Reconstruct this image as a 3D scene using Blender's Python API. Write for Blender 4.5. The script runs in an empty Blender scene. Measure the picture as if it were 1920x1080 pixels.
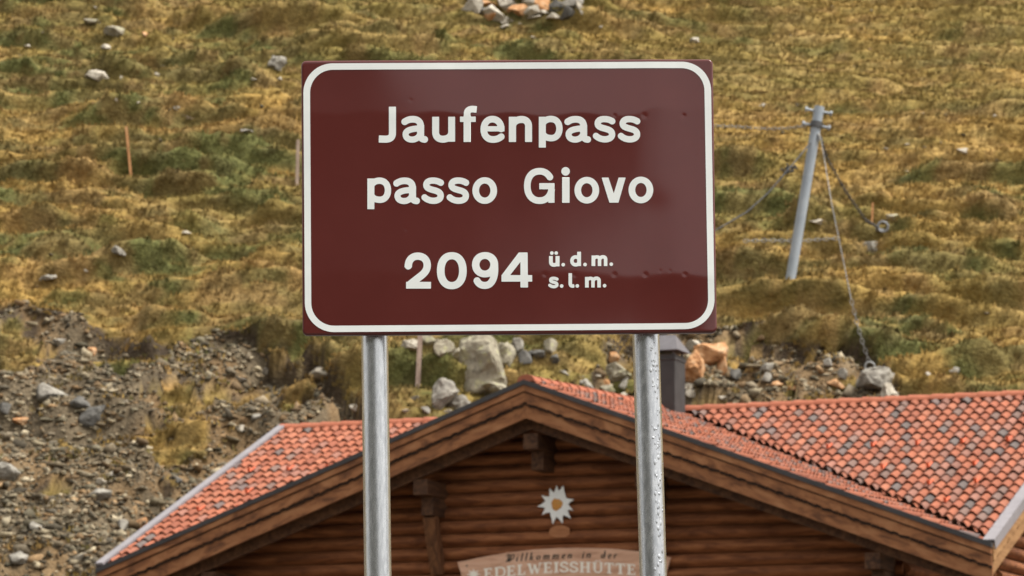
import bpy, bmesh, math, random
import numpy as np
from mathutils import Vector, Matrix, noise as mnoise

# ------------------------------------------------------------------ camera, light, exposure
scene = bpy.context.scene
FPX, PITCH, ROLL, EYE = 7000.0, 0.1544, 0.0063, 1.6
_c, _s = math.cos(PITCH), math.sin(PITCH)
_r0, FWD, _u0 = Vector((1, 0, 0)), Vector((0, _c, _s)), Vector((0, -_s, _c))
RIGHT = _r0 * math.cos(ROLL) + _u0 * math.sin(ROLL)
UP = _u0 * math.cos(ROLL) - _r0 * math.sin(ROLL)
CAM = Vector((0, 0, EYE))

SIGN_Y = 8.10
cam_data = bpy.data.cameras.new("camera")
cam = bpy.data.objects.new("camera", cam_data)
scene.collection.objects.link(cam)
m = Matrix((RIGHT, UP, -FWD)).transposed().to_4x4()
m.translation = CAM
cam.matrix_world = m
cam_data.sensor_width = 36.0
cam_data.lens = FPX * 36.0 / 1920.0
cam_data.clip_start = 0.1
cam_data.clip_end = 5000
cam_data.dof.use_dof = True
cam_data.dof.focus_distance = SIGN_Y * 1.01
cam_data.dof.aperture_fstop = 19.0
scene.camera = cam

SUN_EL, SUN_AZ = math.radians(60), math.radians(72)      # azimuth to the right of straight behind the camera
world = bpy.data.worlds.new("World")
scene.world = world
world.use_nodes = True
wn, wl = world.node_tree.nodes, world.node_tree.links
bg = wn["Background"]
sky = wn.new("ShaderNodeTexSky")
sky.sky_type = 'NISHITA'
sky.sun_disc = False
sky.sun_elevation = SUN_EL
sky.sun_rotation = math.pi - SUN_AZ
sky.altitude = 2100
sky.air_density = 1.0
sky.dust_density = 6.0
sky.ozone_density = 1.0
hs = wn.new("ShaderNodeHueSaturation")                    # thin cloud cover: a paler sky
hs.inputs['Saturation'].default_value = 0.06
wl.new(sky.outputs[0], hs.inputs['Color'])
# cloud cover thicker towards the horizon: an overcast sky is about three times brighter overhead
wtc = wn.new("ShaderNodeTexCoord")
wsp = wn.new("ShaderNodeSeparateXYZ")
wl.new(wtc.outputs['Generated'], wsp.inputs[0])
wmr = wn.new("ShaderNodeMapRange")
wmr.inputs['From Min'].default_value, wmr.inputs['From Max'].default_value = 0.0, 1.0
wmr.inputs['To Min'].default_value, wmr.inputs['To Max'].default_value = 0.60, 2.1
wl.new(wsp.outputs['Z'], wmr.inputs['Value'])
wmx = wn.new("ShaderNodeMixRGB")
wmx.blend_type = 'MULTIPLY'
wmx.inputs[0].default_value = 1.0
wl.new(hs.outputs[0], wmx.inputs[1])
wl.new(wmr.outputs[0], wmx.inputs[2])
wmw = wn.new("ShaderNodeMixRGB")
wmw.blend_type = 'MULTIPLY'
wmw.inputs[0].default_value = 1.0
wmw.inputs[2].default_value = (1.02, 0.992, 0.955, 1)
wl.new(wmx.outputs[0], wmw.inputs[1])
wl.new(wmw.outputs[0], bg.inputs['Color'])
bg.inputs['Strength'].default_value = 0.15

sun_d = bpy.data.lights.new("sun", 'SUN')
sun_d.energy = 3.2
sun_d.angle = math.radians(16)
sun_d.color = (1.0, 0.965, 0.91)
sun = bpy.data.objects.new("sun", sun_d)
scene.collection.objects.link(sun)
sd = Vector((math.cos(SUN_EL) * math.sin(SUN_AZ), -math.cos(SUN_EL) * math.cos(SUN_AZ), math.sin(SUN_EL)))
sun.rotation_euler = sd.to_track_quat('Z', 'Y').to_euler()

scene.view_settings.view_transform = 'Standard'
scene.view_settings.look = 'None'
scene.view_settings.gamma = 1.0
scene.view_settings.use_curve_mapping = False
scene.view_settings.exposure = 0.76
scene.render.engine = 'CYCLES'
scene.cycles.max_bounces = 6

rnd = random.Random(7)
rng = np.random.default_rng(11)
COL = scene.collection

# ------------------------------------------------------------------ helpers
def unproj(px, py, Y):
    d = FWD + RIGHT * ((px - 960) / FPX) + UP * ((540 - py) / FPX)
    return CAM + d * ((Y - CAM.y) / d.y)

def proj(P):
    v = Vector(P) - CAM
    z = v.dot(FWD)
    return 960 + FPX * v.dot(RIGHT) / z, 540 - FPX * v.dot(UP) / z

def tag(o, label=None, cat=None, group=None, kind=None):
    if label: o['label'] = label
    if cat: o['category'] = cat
    if group: o['group'] = group
    if kind: o['kind'] = kind
    return o

def empty(name, loc=(0, 0, 0), rz=0.0):
    o = bpy.data.objects.new(name, None)
    COL.objects.link(o)
    o.location = loc
    o.rotation_euler = (0, 0, rz)
    o.empty_display_size = 0.2
    return o

def link_mesh(name, me, mat=None, parent=None, smooth=False):
    o = bpy.data.objects.new(name, me)
    COL.objects.link(o)
    if mat: me.materials.append(mat)
    if parent: o.parent = parent
    if smooth: me.shade_smooth()
    return o

def obj(name, verts, faces, mat=None, parent=None, smooth=False):
    me = bpy.data.meshes.new(name)
    me.from_pydata([tuple(v) for v in verts], [], faces)
    me.validate()
    me.update()
    return link_mesh(name, me, mat, parent, smooth)

class MB:
    """collects plain geometry for ONE mesh"""
    def __init__(s): s.v, s.f = [], []
    def add(s, vs, fs):
        b = len(s.v)
        s.v += [tuple(v) for v in vs]
        s.f += [tuple(i + b for i in f) for f in fs]
    def box(s, x0, x1, y0, y1, z0, z1):
        s.hexa([(x0, y0, z0), (x1, y0, z0), (x1, y1, z0), (x0, y1, z0), (x0, y0, z1), (x1, y0, z1), (x1, y1, z1), (x0, y1, z1)])
    def hexa(s, p):
        s.add(p, [(3, 2, 1, 0), (4, 5, 6, 7), (0, 1, 5, 4), (1, 2, 6, 5), (2, 3, 7, 6), (3, 0, 4, 7)])
    def beam(s, a, b, w, h, upv=(0, 0, 1)):
        a, b = Vector(a), Vector(b)
        d = (b - a).normalized()
        sx = d.cross(Vector(upv)).normalized() * (w / 2)
        sz = sx.cross(d).normalized() * (h / 2)
        s.hexa([a - sx - sz, a + sx - sz, b + sx - sz, b - sx - sz, a - sx + sz, a + sx + sz, b + sx + sz, b - sx + sz])
    def tube(s, pts, r, n=12, cap=True):
        pts = [Vector(p) for p in pts]
        rs = r if isinstance(r, (list, tuple)) else [r] * len(pts)
        vs, fs = [], []
        for i, p in enumerate(pts):
            d = (pts[min(i + 1, len(pts) - 1)] - pts[max(i - 1, 0)]).normalized()
            ref = Vector((0, 1, 0)) if abs(d.y) < 0.9 else Vector((1, 0, 0))
            e1 = d.cross(ref).normalized()
            e2 = d.cross(e1)
            for k in range(n):
                a = 2 * math.pi * k / n
                vs.append(p + (e1 * math.cos(a) + e2 * math.sin(a)) * rs[i])
        for i in range(len(pts) - 1):
            for k in range(n):
                k2 = (k + 1) % n
                fs.append((i * n + k, i * n + k2, (i + 1) * n + k2, (i + 1) * n + k))
        if cap:
            fs.append(tuple(range(n)))
            fs.append(tuple((len(pts) - 1) * n + k for k in reversed(range(n))))
        s.add(vs, fs)
    def strip(s, top, bot, y0, y1):
        """solid board between two poly-lines given in x,z, from depth y0 to y1"""
        n = len(top)
        vs = []
        for (x, z), (x2, z2) in zip(top, bot):
            vs += [(x, y0, z), (x2, y0, z2), (x2, y1, z2), (x, y1, z)]
        fs = []
        for i in range(n - 1):
            for k in range(4):
                k2 = (k + 1) % 4
                fs.append((i * 4 + k, (i + 1) * 4 + k, (i + 1) * 4 + k2, i * 4 + k2))
        fs += [(0, 1, 2, 3), ((n - 1) * 4 + 3, (n - 1) * 4 + 2, (n - 1) * 4 + 1, (n - 1) * 4)]
        s.add(vs, fs)
    def build(s, name, mat=None, parent=None, smooth=False, bevel=0.0):
        me = bpy.data.meshes.new(name)
        me.from_pydata(s.v, [], s.f)
        bm = bmesh.new()
        bm.from_mesh(me)
        bmesh.ops.recalc_face_normals(bm, faces=bm.faces)
        if bevel:
            bmesh.ops.bevel(bm, geom=[e for e in bm.edges if len(e.link_faces) == 2 and e.calc_face_angle(0) > 0.5], offset=bevel, segments=2, affect='EDGES', profile=0.5)
        bm.to_mesh(me)
        bm.free()
        o = link_mesh(name, me, mat, parent, smooth)
        if smooth: me.set_sharp_from_angle(angle=math.radians(40))
        return o

def lin(r, g, b):
    f = lambda c: (c / 255 / 12.92) if c / 255 <= 0.04045 else ((c / 255 + 0.055) / 1.055) ** 2.4
    return (f(r), f(g), f(b), 1.0)

def material(name, ramp, scale=(1, 1, 1), rot=0.0, nscale=4.0, detail=6.0, rough=0.7, metal=0.0, bump=0.0, bscale=None, spec=0.5, attr=None, attr_mix='MULTIPLY', distortion=0.0, rough_var=0.0):
    """procedural: noise -> colour ramp (list of (pos, rgba)), optional colour attribute, noise bump"""
    ma = bpy.data.materials.new(name)
    ma.use_nodes = True
    n, l = ma.node_tree.nodes, ma.node_tree.links
    p = n['Principled BSDF']
    tc = n.new('ShaderNodeTexCoord')
    mp = n.new('ShaderNodeMapping')
    mp.inputs['Scale'].default_value = scale
    if rot:
        mr_ = n.new('ShaderNodeMapping')
        mr_.inputs['Rotation'].default_value = (0, rot, 0)
        l.new(tc.outputs['Object'], mr_.inputs['Vector'])
    l.new(mr_.outputs[0] if rot else tc.outputs['Object'], mp.inputs['Vector'])
    nz = n.new('ShaderNodeTexNoise')
    nz.inputs['Scale'].default_value = nscale
    nz.inputs['Detail'].default_value = detail
    nz.inputs['Roughness'].default_value = 0.6
    nz.inputs['Distortion'].default_value = distortion
    l.new(mp.outputs[0], nz.inputs['Vector'])
    cr = n.new('ShaderNodeValToRGB')
    el = cr.color_ramp.elements
    while len(el) < len(ramp): el.new(0.5)
    for e, (pos, c) in zip(el, ramp):
        e.position = pos
        e.color = c if len(c) == 4 else (*c, 1)
    l.new(nz.outputs['Fac'], cr.inputs[0])
    out = cr.outputs[0]
    if attr:
        at = n.new('ShaderNodeAttribute')
        at.attribute_name = attr
        mx = n.new('ShaderNodeMixRGB')
        mx.blend_type = attr_mix
        mx.inputs[0].default_value = 1.0
        l.new(at.outputs['Color'], mx.inputs[1])
        l.new(out, mx.inputs[2])
        out = mx.outputs[0]
    l.new(out, p.inputs['Base Color'])
    p.inputs['Roughness'].default_value = rough
    p.inputs['Metallic'].default_value = metal
    p.inputs['Specular IOR Level'].default_value = spec
    if rough_var:
        mr = n.new('ShaderNodeMapRange')
        mr.inputs['To Min'].default_value = rough - rough_var
        mr.inputs['To Max'].default_value = rough + rough_var
        l.new(nz.outputs['Fac'], mr.inputs['Value'])
        l.new(mr.outputs[0], p.inputs['Roughness'])
    if bump:
        bz = n.new('ShaderNodeTexNoise')
        bz.inputs['Scale'].default_value = bscale or nscale * 2
        bz.inputs['Detail'].default_value = 5
        l.new(mp.outputs[0], bz.inputs['Vector'])
        bp = n.new('ShaderNodeBump')
        bp.inputs['Strength'].default_value = 1.0
        bp.inputs['Distance'].default_value = bump
        l.new(bz.outputs['Fac'], bp.inputs['Height'])
        l.new(bp.outputs[0], p.inputs['Normal'])
    return ma

def set_color_attr(me, name, cols, domain='POINT'):
    a = me.color_attributes.new(name, 'FLOAT_COLOR', domain)
    a.data.foreach_set('color', np.asarray(cols, dtype=np.float32).ravel())

# vectorised value noise ------------------------------------------------
def _hash(i, j, seed):
    h = (i.astype(np.int64) * 374761393 + j.astype(np.int64) * 668265263 + seed * 1442695041) & 0xFFFFFFFF
    h = ((h ^ (h >> 13)) * 1274126177) & 0xFFFFFFFF
    h = h ^ (h >> 16)
    return (h & 0xFFFFFF) / float(0xFFFFFF)

def vnoise(x, y, seed=0):
    x, y = np.asarray(x, float), np.asarray(y, float)
    i, j = np.floor(x), np.floor(y)
    u, v = x - i, y - j
    u, v = u * u * u * (u * (u * 6 - 15) + 10), v * v * v * (v * (v * 6 - 15) + 10)
    a, b, c, d = _hash(i, j, seed), _hash(i + 1, j, seed), _hash(i, j + 1, seed), _hash(i + 1, j + 1, seed)
    return (a * (1 - u) + b * u) * (1 - v) + (c * (1 - u) + d * u) * v

def fbm(x, y, seed=0, octv=4, gain=0.5):
    t, a, s = 0, 1.0, 0
    for k in range(octv):
        t = t + a * vnoise(x * 2 ** k + 17.3 * k, y * 2 ** k - 9.1 * k, seed + k)
        s += a
        a *= gain
    return t / s

def sstep(a, b, x):
    t = np.clip((x - a) / (b - a), 0, 1)
    return t * t * (3 - 2 * t)

# ------------------------------------------------------------------ hut frame
HUT_O = Vector((0.2337, 69.305, 5.7129 + EYE))
HUT_PHI = 0.4087
EX = Vector((math.cos(HUT_PHI), -math.sin(HUT_PHI), 0))
EY = Vector((math.sin(HUT_PHI), math.cos(HUT_PHI), 0))
HW, RISE, DEP, RISE_M, AX = 9.0, 3.293, 7.829, 3.60, 0.044
GROUND_Z = 1.3                                     # ground level around the hut

def hut_local_xy(X, Y):
    dx, dy = X - HUT_O.x, Y - HUT_O.y
    return dx * EX.x + dy * EX.y, dx * EY.x + dy * EY.y

# ------------------------------------------------------------------ terrain
def plane_z(Y):
    return EYE + 10.2 + 0.532 * (Y - 84.0)

def rolling(X, Y): return 1.0 * (fbm(X / 14.0, Y / 14.0, 21, 2) - 0.5) * sstep(62, 80, Y)

def plane_hit(px, py):
    d = FWD + RIGHT * ((px - 960) / FPX) + UP * ((540 - py) / FPX)
    d = d / d.y
    Y = np.arange(62.0, 140.0, 0.05)
    k = np.argmax(plane_z(Y) + rolling(d.x * Y, Y) + 0.15 >= CAM.z + d.z * Y)
    return d.x * Y[k], Y[k]

EDGE_PX = [(-900, 560), (-300, 585), (0, 600), (100, 615), (250, 640), (420, 655), (560, 690), (640, 735), (690, 775), (740, 805), (800, 812), (880, 800), (960, 745),
           (1010, 735), (1090, 740), (1140, 665), (1240, 632), (1340, 650), (1440, 668), (1560, 684), (1640, 694), (1668, 735), (1690, 800), (1850, 830), (2300, 850)]
_e = np.array([plane_hit(*p) for p in EDGE_PX])
_o = np.argsort(_e[:, 0])
EDGE_X, EDGE_Y = _e[_o, 0], _e[_o, 1]

GRASS_ISLES = [(238, 688, 70, 26), (330, 742, 52, 22), (300, 822, 85, 20), (120, 828, 75, 18), (40, 650, 60, 40), (160, 850, 50, 15), (1290, 768, 70, 12), (560, 770, 40, 12), (210, 720, 30, 10), (420, 870, 30, 10), (90, 930, 40, 10)]
_is = []
for (ix, iy, iw, ih) in GRASS_ISLES:
    cx, cy = plane_hit(ix, iy)
    x1, _ = plane_hit(ix + iw, iy)
    _, y1 = plane_hit(ix, iy - ih)
    _is.append((cx, cy, abs(x1 - cx), abs(y1 - cy)))

def turf_amount(X, Y, lip=False):
    """1 on turf, 0 on bare scree"""
    ed = np.interp(X, EDGE_X, EDGE_Y)
    w = (fbm(X / 1.1, Y / 1.1, 50, 3) - 0.5) * 1.6
    t = sstep(-0.28, 0.28, Y - ed + w)
    if lip: return t
    dist = np.clip(ed - Y, 0, 20)
    t = np.maximum(t, sstep(0.0, 0.06, fbm(X / 1.3, Y / 0.8, 181, 3) - 0.555 - 0.022 * dist))
    for (cx, cy, rx, ry) in _is:
        q = ((X - cx) / rx) ** 2 + ((Y - cy) / ry) ** 2 + (fbm(X / 0.5, Y / 0.5, 61, 3) - 0.5) * 3.0
        t = np.maximum(t, sstep(1.15, 0.8, q))
    return t

def hummock_parts(X, Y):
    """cattle steps (steep riser, flat tread) broken up into tussock mounds; returns height and how much of a riser a place is"""
    h, ris = 0.07 * fbm(X / 0.34, Y / 0.30, 8, 2), 0.0
    w2 = 1.3 * (fbm(X / 2.4, Y / 1.2, 76, 3) - 0.5)
    h = h + 0.22 * sstep(0.3, 0.7, fbm(X / 3.2 + w2, Y / 1.2, 1, 2))
    for (pitch, amp, wl, wa, tilt, sx, seed, rise, k) in ((1.25, 0.74, 6.5, 2.2, 0.06, 3.4, 15, 0.34, 1.0), (0.66, 0.46, 3.2, 1.2, -0.03, 1.7, 19, 0.38, 0.85), (0.36, 0.22, 1.5, 0.7, 0.02, 0.85, 23, 0.42, 0.6)):
        w = wa * (fbm(X / wl, Y / (wl * 0.5), seed + 56, 3) - 0.5)
        ph = (Y + w + tilt * X) / pitch
        fr, row = ph - np.floor(ph), np.floor(ph)
        a = sstep(0.32, 0.66, fbm(X / sx + row * 7.7, row * 3.1 + Y / 9.0, seed, 2))
        h = h + amp * a * (sstep(0.0, rise, fr) - fr)
        ris = np.maximum(ris, k * a * sstep(0.0, 0.10, fr) * sstep(rise + 0.06, rise - 0.10, fr))
    calm = 1 - 0.45 * sstep(1, 6, X) * sstep(95, 103, Y)
    return h * calm, ris * calm

def hummocks(X, Y): return hummock_parts(X, Y)[0]

def mountain_back(X, Y):
    """the slope on the other side of the pass, behind the camera"""
    az = X / np.maximum(60.0, -Y)
    top = 112.0 - 260.0 * np.clip(az, -0.35, 0.35) + 16 * (fbm(X / 60.0, Y / 200.0, 33, 4) - 0.5)
    return np.clip((-Y - 120.0) / 430.0, 0, 1) ** 1.2 * top

def terrain(X, Y, detail=True):
    X, Y = np.asarray(X, float), np.asarray(Y, float)
    g = GROUND_Z * sstep(15, 58, Y) - 0.03 * np.clip(Y - 120, 0, None) * 0
    roll = rolling(X, Y)
    p = plane_z(Y) + roll
    p = np.where(Y > 150, plane_z(150) + roll + 0.35 * (Y - 150) * np.exp(-np.clip(Y - 150, 0, None) / 260.0), p)
    turf = turf_amount(X, Y)
    step = -0.50 * (1 - turf_amount(X, Y, True)) - 0.12 * (1 - turf)
    near = sstep(60, 66, Y)
    if detail:
        hm = hummocks(X, Y) * turf + (1 - turf) * (0.9 * sstep(0.3, 0.7, fbm(X / 2.2, Y / 1.4, 47, 3)) + 0.36 * fbm(X / 0.8, Y / 0.6, 41, 3) + 0.16 * fbm(X / 0.25, Y / 0.25, 44, 2))
    else:
        hm = 0.3
    h = p + (step + hm) * near
    # smooth maximum of flat ground and hill
    k = 0.8
    mx = np.maximum(g, h)
    z = mx + np.where(np.abs(g - h) < k, (k - np.abs(g - h)) ** 2 / (4 * k), 0)
    lx, ly = hut_local_xy(X, Y)
    inside = sstep(9.2, 8.7, np.abs(lx)) * sstep(-1.0, -0.3, ly) * sstep(11.5, 11.0, ly)
    z = z * (1 - inside) + np.minimum(z, g) * inside
    z = z + np.where(Y < -100, mountain_back(X, Y), 0)
    z = z + 0.02 * (fbm(X / 0.7, Y / 0.7, 90, 2) - 0.5) * (Y < 60)
    return z

def overhang(X, Y):
    """how far the tussock fronts bulge out over the step below"""
    return 0.62 * hummocks(X, Y) * turf_amount(X, Y) * sstep(66, 70, Y) * sstep(124, 121, Y) * sstep(20, 19, np.abs(X))

def surface(X, Y): return np.stack([X, Y - overhang(X, Y), terrain(X, Y)], -1)

def grow(a, step, end, f=1.12):
    out = []
    while (a < end) if step > 0 else (a > end):
        step *= f
        a += step
        out.append(a)
    return out
fx = list(np.arange(-20.0, 20.0001, 0.125))
fy = list(np.arange(66.0, 124.0001, 0.09))
xs = np.array(sorted(grow(fx[0], -0.125, -900) + fx + grow(fx[-1], 0.125, 900)))
ys = np.array(sorted(grow(fy[0], -0.125, -900) + fy + grow(fy[-1], 0.125, 900)))
GX, GY = np.meshgrid(xs, ys)
GZ = terrain(GX, GY)
nx, ny = len(xs), len(ys)
co = np.stack([GX, GY - overhang(GX, GY), GZ], -1).reshape(-1, 3)
ii = (np.arange(ny - 1)[:, None] * nx + np.arange(nx - 1)[None, :]).ravel()
quads = np.stack([ii, ii + 1, ii + 1 + nx, ii + nx], -1)

def np_mesh(name, co, faces, k):
    me = bpy.data.meshes.new(name)
    me.vertices.add(len(co))
    me.vertices.foreach_set('co', np.asarray(co, np.float32).ravel())
    nf = len(faces)
    me.loops.add(nf * k)
    me.polygons.add(nf)
    me.loops.foreach_set('vertex_index', np.asarray(faces, np.int32).ravel())
    me.polygons.foreach_set('loop_start', np.arange(0, nf * k, k, dtype=np.int32))
    me.update(calc_edges=True)
    return me

GOLD, STRAW, OLIVE, GREEN, RUST, DARK = [np.array(c[:3]) for c in (
    (0.385, 0.238, 0.070), (0.440, 0.290, 0.112), (0.228, 0.178, 0.054), (0.122, 0.122, 0.040), (0.275, 0.155, 0.066), (0.112, 0.088, 0.042))]

def sward(X, Y, j=0.0):
    """colour of the autumn sward: golden matgrass on the treads, green and rust dwarf shrubs on the risers and in patches"""
    _, ris = hummock_parts(X, Y)
    a = fbm(X / 2.2 + 3, Y / 1.1, 101, 3)
    b = fbm(X / 0.9, Y / 0.5, 111, 3)
    c = fbm(X / 6.0, Y / 6.0, 121, 2)
    left = sstep(4.0, -12.0, X) * 0.08 + sstep(98, 86, Y) * 0.08 - sstep(3, 9, X) * sstep(94, 104, Y) * 0.05
    g = np.clip(sstep(0.54, 0.74, a + left + j) * 0.38 + ris * (0.40 + 0.6 * sstep(0.35, 0.6, a + left)), 0, 1)[..., None]
    r = sstep(0.56, 0.70, b + 0.3 * left + j * 0.6)[..., None]
    d = (sstep(0.60, 0.74, fbm(X / 0.55, Y / 0.30, 131, 3) + 0.3 * left - j * 0.5))[..., None]
    t = sstep(0.35, 0.65, c + 0.8 * left + j)[..., None]
    base = GOLD * (1 - 0.7 * t) + OLIVE * 0.7 * t
    s = sstep(0.52, 0.75, fbm(X / 1.2, Y / 0.6, 141, 2))[..., None]
    base = base * (1 - 0.5 * s) + STRAW * 0.5 * s
    gm = sstep(0.40, 0.62, fbm(X / 1.5, Y / 0.9, 145, 2))[..., None]
    col = base * (1 - g) + (GREEN * gm + (OLIVE * 0.55 + DARK * 0.45) * (1 - gm)) * g
    col = col * (1 - 0.38 * r) + RUST * 0.38 * r
    return col * (1 - 0.3 * d) + DARK * 0.3 * d

turfG = turf_amount(GX, GY)
gc = sward(GX, GY) * 0.85
n_ = fbm(GX / 0.35, GY / 0.35, 151, 3)[..., None]
scree_c = np.array((0.115, 0.088, 0.056)) * (0.5 + 1.0 * n_) + np.array((0.05, 0.02, 0.0)) * sstep(0.5, 0.7, fbm(GX / 1.6, GY / 1.2, 155, 2))[..., None]
tg_ = sstep(0.80, 0.99, turfG)[..., None]
earth = np.array((0.060, 0.043, 0.028)) * (0.6 + 0.8 * n_)
sc_ = sstep(0.30, 0.04, turfG)[..., None]
gc = gc * tg_ + (scree_c * sc_ + earth * (1 - sc_)) * (1 - tg_)
road = np.array((0.10, 0.097, 0.09))
nr = sstep(64, 58, GY)[..., None]
gc = gc * (1 - nr) + road * nr
mb = sstep(-60, -140, GY)[..., None]
gc = gc * (1 - mb) + np.array((0.032, 0.030, 0.020)) * mb
me = np_mesh("hillside", co, quads, 4)
set_color_attr(me, "Col", np.concatenate([gc.reshape(-1, 3), np.ones((nx * ny, 1))], 1))
M_ground = material("hillside_ground", [(0.25, (0.55, 0.55, 0.55)), (0.75, (1.35, 1.35, 1.3))], nscale=9.0, detail=8, rough=0.95, bump=0.05, bscale=14.0, spec=0.15, attr="Col")
hill = link_mesh("hillside", me, M_ground, smooth=True)
tag(hill, kind="structure")

from mathutils.bvhtree import BVHTree
_sub = (co[:, 1] > 55) & (co[:, 1] < 150) & (np.abs(co[:, 0]) < 40)
_fq = quads[_sub[quads].all(axis=1)]
_ids = np.unique(_fq)
_map = np.full(len(co), -1)
_map[_ids] = np.arange(len(_ids))
BVH = BVHTree.FromPolygons(co[_ids].tolist(), _map[_fq].tolist())

def terr_hit(px, py):
    d = (FWD + RIGHT * ((px - 960) / FPX) + UP * ((540 - py) / FPX)).normalized()
    return BVH.ray_cast(CAM, d)[0]

def ground_at(x, y): return BVH.ray_cast(Vector((x, y, 60)), Vector((0, 0, -1)))[0].z

# ------------------------------------------------------------------ grass (uncountable)
def build_grass(name, tx, ty, nb, lmin, lmax, seed, width):
    r = np.random.default_rng(seed)
    tz = terrain(tx, ty)
    n = len(tx)
    col = sward(tx, ty, (r.random(n) - 0.5) * 0.16)
    col *= (0.92 + 0.16 * r.random((n, 1)))
    N = n * nb
    X = np.repeat(tx, nb) + r.normal(0, 0.05, N)
    Y = np.repeat(ty - overhang(tx, ty), nb) + r.normal(0, 0.03, N)
    Z = np.repeat(tz, nb) - 0.03
    ang = r.random(N) * 2 * np.pi
    lean = 0.25 + 0.40 * r.random(N)
    L = lmin + (lmax - lmin) * r.random(N) * np.repeat(0.5 + r.random(n), nb)
    dx = np.cos(ang) * lean
    dy = np.sin(ang) * lean - 0.55
    up = np.ones(N)
    nn = np.sqrt(dx * dx + dy * dy + up)
    dx, dy, up = dx / nn, dy / nn, up / nn
    wv = width * (0.6 + 0.8 * r.random(N))
    a2 = (r.random(N) - 0.5) * 2.0
    sx, sy = np.cos(a2) * wv, np.sin(a2) * wv
    base = np.stack([X, Y, Z], -1)
    mid = base + np.stack([dx * L * .6, dy * L * .6, up * L * .62], -1)
    tip = base + np.stack([dx * L * 1.15, dy * L * 1.15 - 0.1 * L, up * L * .85], -1)
    side = np.stack([sx, sy, np.zeros(N)], -1)
    V = np.stack([base - side, base + side, mid + side * .8, mid - side * .8, tip], 1).reshape(-1, 3)
    k = np.arange(N) * 5
    T = np.concatenate([np.stack([k, k + 1, k + 2], -1), np.stack([k, k + 2, k + 3], -1), np.stack([k + 3, k + 2, k + 4], -1)])
    me = np_mesh(name, V, T, 3)
    e = 0.06
    nr_ = np.cross(surface(tx + e, ty) - surface(tx - e, ty), surface(tx, ty + e) - surface(tx, ty - e))
    nr_ /= np.linalg.norm(nr_, axis=1, keepdims=True)
    nr_ = np.repeat(nr_, nb, 0) + r.normal(0, 0.06, (N, 3))
    nr_ /= np.linalg.norm(nr_, axis=1, keepdims=True)
    me.normals_split_custom_set_from_vertices(np.repeat(nr_, 5, 0).tolist())
    c = np.repeat(np.repeat(col, nb, 0) * (0.92 + 0.16 * r.random((N, 1))), 5, 0)
    set_color_attr(me, "Col", np.concatenate([c, np.ones((len(c), 1))], 1))
    return me

M_grass = material("dry_grass", [(0.3, (0.9, 0.9, 0.9)), (0.7, (1.1, 1.1, 1.1))], nscale=2.0, rough=0.9, spec=0.12, attr="Col")
_n, _l = M_grass.node_tree.nodes, M_grass.node_tree.links
_p = _n['Principled BSDF']
_tr = _n.new('ShaderNodeBsdfTranslucent')
_l.new(_p.inputs['Base Color'].links[0].from_socket, _tr.inputs['Color'])
_mx = _n.new('ShaderNodeMixShader')
_mx.inputs[0].default_value = 0.3
_l.new(_p.outputs[0], _mx.inputs[1])
_l.new(_tr.outputs[0], _mx.inputs[2])
_l.new(_mx.outputs[0], _n['Material Output'].inputs['Surface'])

NT = 150000
tx = rng.uniform(-19.5, 19.5, NT)
ty = rng.uniform(70.0, 122.0, NT)
ta_ = turf_amount(tx, ty)
keep = (ta_ > rng.random(NT) * 0.6 + 0.05) | ((rng.random(NT) < 0.6) & (fbm(tx / 0.7, ty / 0.5, 171, 2) > 0.62))
_lx, _ly = hut_local_xy(tx, ty)
keep &= ~((np.abs(_lx) < 9.3) & (_ly > -1.5) & (_ly < 11.1))
me = build_grass("meadow_grass", tx[keep], ty[keep], 5, 0.06, 0.17, 3, 0.018)
grass = link_mesh("meadow_grass", me, M_grass)
tag(grass, "dry golden and green tussocky grass covering the whole mountainside", "grass", kind="stuff")

# ------------------------------------------------------------------ rocks
M_rock = material("grey_rock", [(0.25, (0.10, 0.092, 0.078)), (0.5, (0.23, 0.21, 0.175)), (0.75, (0.36, 0.34, 0.29))], nscale=5.0, detail=9, rough=0.9, bump=0.02, bscale=12, spec=0.2)
M_pale = material("pale_rock", [(0.25, (0.16, 0.135, 0.10)), (0.5, (0.36, 0.32, 0.255)), (0.75, (0.52, 0.475, 0.39))], nscale=5.0, detail=9, rough=0.9, bump=0.02, bscale=12, spec=0.2)
M_lichen = material("lichen_rock", [(0.30, (0.10, 0.09, 0.066)), (0.44, (0.25, 0.22, 0.16)), (0.56, (0.27, 0.245, 0.18)), (0.63, (0.32, 0.30, 0.17)), (0.75, (0.38, 0.345, 0.27))], nscale=4.0, detail=9, rough=0.92, bump=0.03, bscale=9, spec=0.15)
M_orange = material("rusty_rock", [(0.3, (0.25, 0.12, 0.055)), (0.5, (0.42, 0.22, 0.10)), (0.7, (0.52, 0.36, 0.22))], nscale=4.0, detail=8, rough=0.9, bump=0.03, bscale=9, spec=0.15)
M_dark = material("dark_rock", [(0.3, (0.05, 0.046, 0.04)), (0.5, (0.10, 0.095, 0.085)), (0.75, (0.18, 0.17, 0.15))], nscale=5.0, detail=8, rough=0.9, bump=0.02, bscale=12, spec=0.2)
ROCKM = dict(g=M_rock, p=M_pale, l=M_lichen, o=M_orange, d=M_dark)

def hull(seed, sx, sy, sz, n=20, rough=0.12):
    r = random.Random(seed)
    bm = bmesh.new()
    for _ in range(n):
        v = Vector((r.gauss(0, 1), r.gauss(0, 1), r.gauss(0, 1))).normalized()
        k = 0.82 + 0.36 * r.random()
        bm.verts.new((v.x * sx * k, v.y * sy * k, v.z * sz * k))
    res = bmesh.ops.convex_hull(bm, input=bm.verts)
    bmesh.ops.delete(bm, geom=[g for g in res['geom_interior'] if isinstance(g, bmesh.types.BMVert)], context='VERTS')
    return bm

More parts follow.
